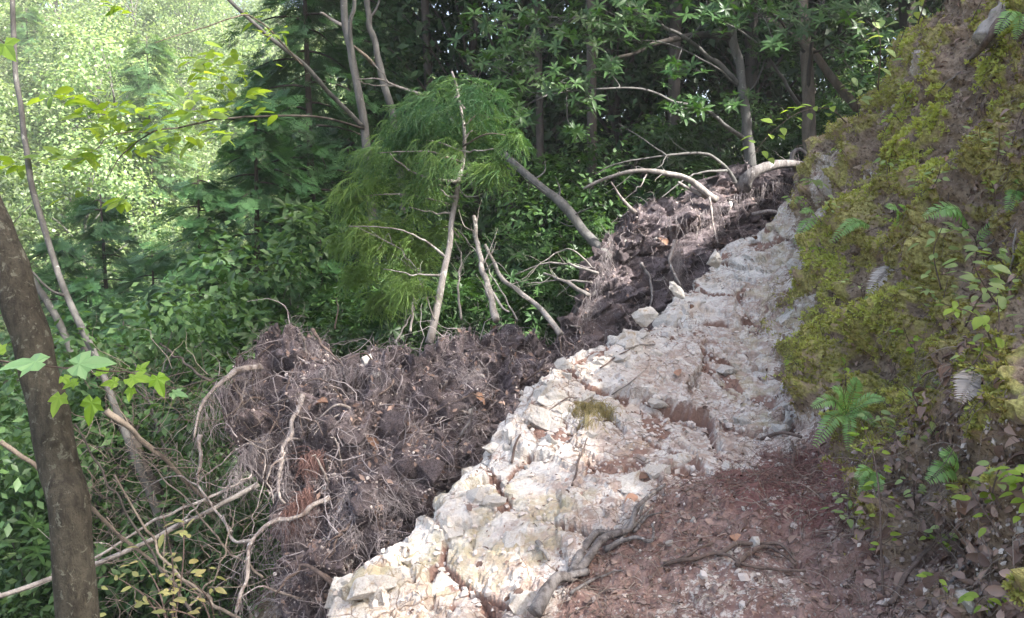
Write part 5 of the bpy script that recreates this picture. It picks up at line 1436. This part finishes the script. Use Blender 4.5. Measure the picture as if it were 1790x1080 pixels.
# ------------------------------------------------------------------ ferns
def frond(base, tip, arch, width, mat, parent, org, n=17, seed=0):
    g = np.random.default_rng(seed); L = np.linalg.norm(tip - base); mid = base * .5 + tip * .5 + np.array([0, -.02, arch * L]); c = spline([base, mid, tip], n + 3); b = Bag()
    tg = nrm(np.gradient(c, axis=0)); up = nrm(np.array([-.25, -.75, .75])); side = nrm(np.cross(tg, up)); nn = np.cross(side, tg)
    v, f = tube(c, np.linspace(.0022, .0007, len(c)), 4); b.add(v, f, .3)
    for i in range(2, n + 2):
        t = i / (n + 2); w = width * L * (math.sin(math.pi * min(1, .18 + t * .80)) ** .8) * .5 + .004
        for sg in (-1, 1):
            y = side[i] * sg + tg[i] * .35 + nn[i] * -.12
            v, f, tt = inst(*NARROW, c[i:i + 1], y[None], (nn[i] + g.normal(0, .12, 3))[None], np.array([w * g.uniform(.9, 1.1)]), np.array([g.uniform(.2, 1)])); b.add(v, f, tt)
    b.build('frond', M[mat], parent, org)
def fern(bx, by, tips, label, mat='fern', arch=.22, width=.33, seed=0, fwd=.12):
    q_, n_ = G(bx, by); t = thing('fern' if mat == 'fern' else 'dead_fern', label, 'fern', q_); d_ = pix(q_)[2]
    for k, (x, y) in enumerate(tips):
        frond(q_ + n_ * .03, P(x, y, d_ - fwd), arch, width, mat, t, q_, 22, seed + k)
fern(1490, 722, [(1418, 712), (1422, 782), (1482, 788), (1500, 662), (1548, 698), (1532, 745), (1455, 680)], 'large bright fern rosette at the foot of the mossy bank', seed=700)
fern(1690, 408, [(1612, 380), (1640, 374)], 'bright fern frond pointing left high on the bank', seed=710, width=.36)
fern(1700, 425, [(1768, 380)], 'bright fern frond rising to the right near the bank saplings', seed=713, width=.3)
fern(1568, 405, [(1548, 362), (1578, 358)], 'small fern curling up on the middle of the bank', seed=716)
fern(1520, 402, [(1450, 425), (1470, 412)], 'drooping fern frond left of the curled one', seed=720, width=.3)
fern(1425, 385, [(1388, 428), (1398, 372)], 'small fern where the bank meets the upper path', seed=724)
fern(1765, 345, [(1790, 372), (1782, 322), (1760, 372)], 'fern at the right edge above the saplings', seed=728)
fern(1552, 465, [(1518, 515), (1535, 520)], 'grey withered fern hanging on the middle of the bank', 'dead_fern', .1, .4, 732)
fern(1695, 645, [(1678, 705), (1690, 700)], 'grey withered fern hanging above the lower litter', 'dead_fern', .1, .4, 736)
fern(1660, 842, [(1620, 842), (1645, 800)], 'tiny fern in the litter at lower right', seed=740, width=.4)
fern(1520, 835, [(1502, 868), (1535, 872), (1495, 838)], 'small fern below the leafy sapling', seed=744)
fern(1785, 30, [(1740, 60), (1775, 70)], 'fern hanging at the top right corner', seed=748)

# ------------------------------------------------------------------ seedlings and saplings on the bank
LM = {}
for key in ('sprig', 'lime'):
    LM[key] = []
    for k in range(4):
        v_, f_ = leaf_shape(.42 + .07 * k, .18, .12 + .08 * k, 5); o_ = mk('leaf', v_, f_, M[key], attrs={'tint': np.full(len(v_), .15 + .25 * k)}); LM[key].append(o_.data); bpy.data.objects.remove(o_)
def put_leaf(parent, org, key, pos, y, z, s_, k):
    from mathutils import Matrix
    z = nrm(z); y = nrm(y - z * (y @ z)); x = np.cross(y, z)
    o = bpy.data.objects.new('leaf', LM[key][k % 4]); COL.objects.link(o); o.parent = parent
    R = Matrix((x, y, z)).transposed(); o.rotation_euler = R.to_euler(); o.location = tuple(pos - org); o.scale = (s_,) * 3
def sprig(px_, py_, L, nleaf, ls, label, key='sprig', seed=0, lean=(-.35, -.45, .6), path=None):
    nleaf = int(nleaf * 1.7); ls = ls * .8
    g = np.random.default_rng(seed); q_, n_ = G(px_, py_); t = thing('seedling' if L < .28 else 'sapling', label, 'seedling' if L < .28 else 'sapling', q_, 'tiny seedlings on the bank' if label.startswith('tiny green') else None)
    if path is None:
        d = nrm(n_ * .6 + np.array(lean) + g.normal(0, .25, 3)); c = spline([q_ - n_ * .02, q_ + d * L * .5 + g.normal(0, .06 * L, 3), q_ + d * L + [0, 0, -.12 * L]], 14)
    else: c = spline(path, 22)
    v, f = tube(c, np.linspace(.0022 + .004 * L, .0012, len(c)), 5); mk('stem', v, f, M['root_brown'], t, q_)
    tg = nrm(np.gradient(c, axis=0))
    for k in range(nleaf):
        i = int((.25 + .75 * (k + .5) / nleaf) * (len(c) - 1)); sd_ = nrm(np.cross(tg[i], [0, -.3, 1])) * (1 if k % 2 else -1)
        y = sd_ * .9 + tg[i] * .6 + g.normal(0, .3, 3) + [0, 0, -.15]; z = np.array([-.15, -.35, .9]) + g.normal(0, .25, 3)
        off = sd_ * g.uniform(.0, 2.2) * ls + g.normal(0, .35, 3) * ls
        put_leaf(t, q_, key, c[i] + off * .6, y, z, ls * g.uniform(.65, 1.2), k + seed)
SPR = [(1462, 262, .36, 10, .085, 'leafy seedling on the skyline of the bank, lowest'), (1500, 205, .38, 11, .085, 'leafy seedling on the skyline of the bank beside pale stones'), (1535, 150, .42, 12, .085, 'leafy seedling on the skyline of the bank, above the pale stones'),
       (1572, 85, .42, 12, .085, 'leafy seedling near the top of the bank skyline'), (1605, 35, .4, 12, .08, 'topmost leafy seedling on the bank skyline'), (1700, 40, .25, 8, .045, 'seedling high on the bank near the top edge'), (1745, 60, .24, 8, .045, 'seedling beside the stump at top right'),
       (1430, 335, .26, 8, .07, 'seedling on pale stone at the bank nose'), (1405, 372, .24, 8, .07, 'seedling at the very end of the bank nose'), (1455, 375, .2, 7, .045, 'small seedling below the bank nose stone'), (1545, 245, .2, 6, .045, 'seedling with two broad leaves on the upper bank'),
       (1645, 505, .3, 9, .06, 'broad leafed sapling in the middle right of the bank'), (1700, 480, .32, 10, .06, 'sapling with overlapping pale leaves right of the withered fern'), (1745, 540, .3, 10, .055, 'sapling at right of the overlapping pale leaves'), (1690, 570, .26, 9, .055, 'seedling below the pale leafed saplings'),
       (1730, 600, .26, 9, .05, 'dark seedling near the right edge'), (1762, 475, .26, 8, .05, 'seedling at the right edge below the ferns'), (1640, 565, .2, 7, .045, 'small seedling left of the pale leafed saplings'), (1585, 745, .24, 9, .042, 'seedling just right of the large fern'),
       (1625, 820, .22, 8, .042, 'seedling in the litter below the large fern'), (1665, 730, .22, 8, .042, 'seedling amid brown litter at right'), (1560, 770, .2, 8, .042, 'low seedling under the right side of the large fern'), (1740, 290, .2, 8, .04, 'seedling right of the pinkish curled leaf'),
       (1770, 255, .2, 8, .04, 'seedling at the right edge on bright moss'), (1725, 250, .18, 6, .04, 'small seedling above bright moss at right'), (1605, 620, .16, 6, .04, 'tiny seedling on the moss left of the litter'), (1600, 885, .16, 6, .035, 'tiny seedling in the lower litter'), (1555, 300, .18, 5, .05, 'tiny seedling on the bare part of the upper bank'),
       (1650, 950, .12, 5, .035, 'lowest tiny seedling near the bottom right'), (1500, 910, .14, 5, .04, 'tiny seedling at the edge of the red dirt')]
for k, (x, y, L, nl, ls, lab) in enumerate(SPR):
    sprig(x, y, L, nl, ls, lab, 'lime' if k % 5 == 0 else 'sprig', 800 + k)
for k, (x, y, L, nl, ls, lab) in enumerate(((1780, 900, .2, 12, .045, 'bright lime seedling at the lower right edge'), (1755, 930, .16, 8, .045, 'bright lime seedling left of the one at the edge'), (1785, 850, .18, 10, .045, 'bright lime seedling above the other two at the right edge'))):
    sprig(x, y, L, nl, ls, lab, 'lime', 850 + k, (-.9, -.2, .2))
q_, n_ = G(1543, 1040); d_ = pix(q_)[2]
sprig(1543, 1040, .5, 16, .042, 'thin leafy sapling rising from the lower path edge past the fern', 'lime', 860, path=[q_ - n_ * .02, P(1540, 960, d_), P(1538, 880, d_ + .02), P(1528, 800, d_ + .08), P(1505, 735, d_ + .15)])
q_, n_ = G(1480, 215); d_ = pix(q_)[2]
sprig(1480, 215, .7, 14, .10, 'lime leafy twig drooping left from the bank nose', 'lime', 861, path=[q_, P(1450, 190, d_ - .1), P(1400, 195, d_ - .2), P(1350, 230, d_ - .3), P(1315, 272, d_ - .4)])
gq = np.random.default_rng(870)
pp_, nn_, _ = pick(bankm * (gpd > 2.0) * (gpy > 120) * (gpx > 1400), 34, gq, 1.0)
for k in range(34):
    x_, y_, _d = pix(pp_[k]); up_ = 'upper' if y_ < 420 else ('middle' if y_ < 700 else 'lower')
    sprig(float(x_), float(y_), gq.uniform(.08, .18), 5, gq.uniform(.028, .045), 'tiny green seedling dotted on the %s part of the bank' % up_, 'lime' if k % 2 else 'sprig', 880 + k)
number_from_left([o for o in bpy.data.objects if str(o.get('label', '')).startswith('tiny green seedling')])
# mossy stump at the top right
q_, n_ = G(1735, 70); d_ = pix(q_)[2]; t = thing('mossy_stump', 'pale mossy trunk foot at the top right corner of the bank', 'tree stump', q_)
v, f = limb([q_ - n_ * .05, P(1752, 30, d_ - .02), P(1775, -20, d_), P(1800, -120, d_ + .05)], .06, .045, 14, 24, .006, .2, 5); mk('trunk', v, f, M['bark_pale'], t, q_)
v, f = limb([P(1748, 35, d_ - .05), P(1720, 80, d_ - .05), G(1690, 110)[0]], .025, .008, 8, 14, .01, .2, 6); mk('root', v, f, M['root_brown'], t, q_)
for k, (pts, lab) in enumerate((([(1765, 495), (1772, 440), (1776, 400)], 'thin pale stick upright at the right edge of the bank'), ([(1690, 440), (1730, 425), (1760, 395)], 'thin pale stick slanting behind the right hand frond'), ([(1640, 160), (1660, 140), (1680, 125)], 'thin pale stick high on the bank'), ([(1735, 165), (1765, 158), (1790, 148)], 'pale stick lying on dark soil at upper right'))):
    q0 = G(*pts[0])[0]; dz_ = pix(q0)[2]; t = thing('thin_stick', lab, 'stick', q0); v, f = limb([q0] + [P(x, y, dz_ - .06) for x, y in pts[1:]], .005, .003, 6, 14, .006, .1, k); mk('stem', v, f, M['bark_pale'], t, q0)

# ------------------------------------------------------------------ foreground maple sprig and yellow-green plant
def maple_shape():
    ang = [(-90, .16), (-55, .42), (-20, .52), (0, .58), (18, .80), (33, .50), (52, .56), (72, .80), (90, 1.08), (108, .80), (128, .56), (147, .50), (162, .80), (180, .58), (200, .52), (235, .42)]
    v = [[0, 0, 0]]; 
    for a, r in ang: v.append([math.cos(math.radians(a)) * r * .78, math.sin(math.radians(a)) * r, -.16 * r * r + .05 * math.cos(math.radians(a) * 6)])
    f = [[0, i, i % (len(ang)) + 1] for i in range(1, len(ang) + 1)]
    return np.array(v), [np.array(f)]
MS = maple_shape()
bm_ = P(-90, 600, 1.42)
tm = thing('maple_branch', 'maple twig with bright lobed leaves hanging before the dark left trunk', 'branch', bm_)
chain(tm, bm_, 'twig', [(-90, 600, 1.42), (10, 632, 1.40), (110, 642, 1.38), (180, 648, 1.38), (240, 655, 1.40), (330, 690, 1.42)], .0022, .0008, 'root_brown', 900, .002, 5)
chain(tm, bm_, 'twig', [(110, 642, 1.38), (140, 655, 1.36), (158, 680, 1.35)], .0012, .0006, 'root_brown', 901, .001, 5)
g = np.random.default_rng(902)
for k, (x, y, sz, rot, tilt, mt) in enumerate(((62, 632, 56, 200, 62, 'maple_cool'), (138, 636, 50, 15, 55, 'maple_cool'), (160, 704, 36, -100, 12, 'maple'), (275, 662, 30, -70, 25, 'maple'), (200, 668, 22, 190, 40, 'maple'), (232, 660, 36, -20, 58, 'maple'), (228, 682, 18, -90, 30, 'maple'), (103, 695, 30, -95, 40, 'maple'),
                                               (305, 686, 22, -25, 60, 'maple_cool'), (130, 668, 20, 220, 45, 'maple'), (245, 645, 18, 60, 45, 'maple'), (178, 650, 24, 110, 55, 'maple'), (112, 660, 18, -60, 40, 'maple'), (-5, 615, 30, 120, 30, 'maple'))):
    d_ = 1.36 + .006 * k; c = P(x, y, d_); a = math.radians(rot); Y = np.array([math.cos(a), 0, math.sin(a)]); tl = math.radians(tilt)
    Z = nrm(np.array([0, -math.cos(tl), math.sin(tl)]) + g.normal(0, .12, 3)); s_ = sz * 1.1 / FPX * d_
    v, f, t = inst(MS[0], MS[1], c[None], Y[None], Z[None], np.array([s_]), np.array([g.random()])); o = mk('leaf', v, f, M[mt], tm, bm_, {'tint': t}, smooth=False)
bm2 = P(-60, 40, 1.3); tm2 = thing('maple_branch', 'single bright maple leaf hanging in at the upper left edge', 'branch', bm2)
chain(tm2, bm2, 'twig', [(-60, 40, 1.3), (-20, 55, 1.3), (8, 75, 1.3)], .0015, .0008, 'root_brown', 903, .001, 5)
v, f, t = inst(MS[0], MS[1], P(8, 78, 1.3)[None], np.array([[.5, 0, -.6]]), np.array([[-.3, -.8, .5]]), np.array([.042]), np.array([.8])); mk('leaf', v, f, M['maple'], tm2, bm2, {'tint': t}, smooth=False)
YL = []
for k in range(3):
    v_, f_ = leaf_shape(.40 + .06 * k, .2, .2, 4); o_ = mk('leaf', v_, f_, M['yellow_leaf'], attrs={'tint': np.full(len(v_), k / 2)}); YL.append(o_.data); bpy.data.objects.remove(o_)
LM['yellow'] = YL + YL[:1]
for j, (bx, by, tips, lab) in enumerate(((300, 1120, [(190, 1000), (230, 960), (285, 900), (240, 1030), (320, 880)], 'yellowing leafy shrub in front of the pale poles, larger'), (380, 1120, [(300, 1000), (330, 1010), (260, 1060)], 'yellowing leafy shrub at the bottom edge right of the dark trunk'))):
    q_ = P(bx, by, 2.7); ty = thing('yellowing_shrub', lab, 'shrub', q_); g = np.random.default_rng(910 + j)
    for i, (x, y) in enumerate(tips):
        e = P(x, y, 2.55 + g.normal(0, .1)); c = spline([q_, q_ * .5 + e * .5 + [.02, 0, .03], e], 14); v, f = tube(c, np.linspace(.004, .0012, 14), 5); mk('stem', v, f, M['root_brown'], ty, q_)
        for k in range(9):
            a = c[6 + int(k * .85)]; put_leaf(ty, q_, 'yellow', a + g.normal(0, .03, 3), g.normal(0, 1, 3) * [1, .5, .4], np.array([0, -.3, 1]) + g.normal(0, .3, 3), g.uniform(.022, .05), k + i)

# ------------------------------------------------------------------ the bright misty air of the valley
import bmesh
bm = bmesh.new(); bmesh.ops.create_cube(bm, size=1)
me = bpy.data.meshes.new('haze'); bm.to_mesh(me); bm.free()
hz = bpy.data.objects.new('haze', me); COL.objects.link(hz)
hz.location = (-5, 37, 15); hz.scale = (150, 112, 64)
mh = bpy.data.materials.new('haze'); mh.use_nodes = True
th = mh.node_tree; th.nodes.remove(th.nodes['Principled BSDF'])
pv = th.nodes.new('ShaderNodeVolumePrincipled'); pv.inputs['Color'].default_value = (.95, .97, .96, 1); pv.inputs['Density'].default_value = .0020; pv.inputs['Anisotropy'].default_value = .2
th.links.new(pv.outputs[0], th.nodes['Material Output'].inputs['Volume'])
me.materials.append(mh)
tag(hz, kind='stuff')
SC.cycles.volume_bounces = 0
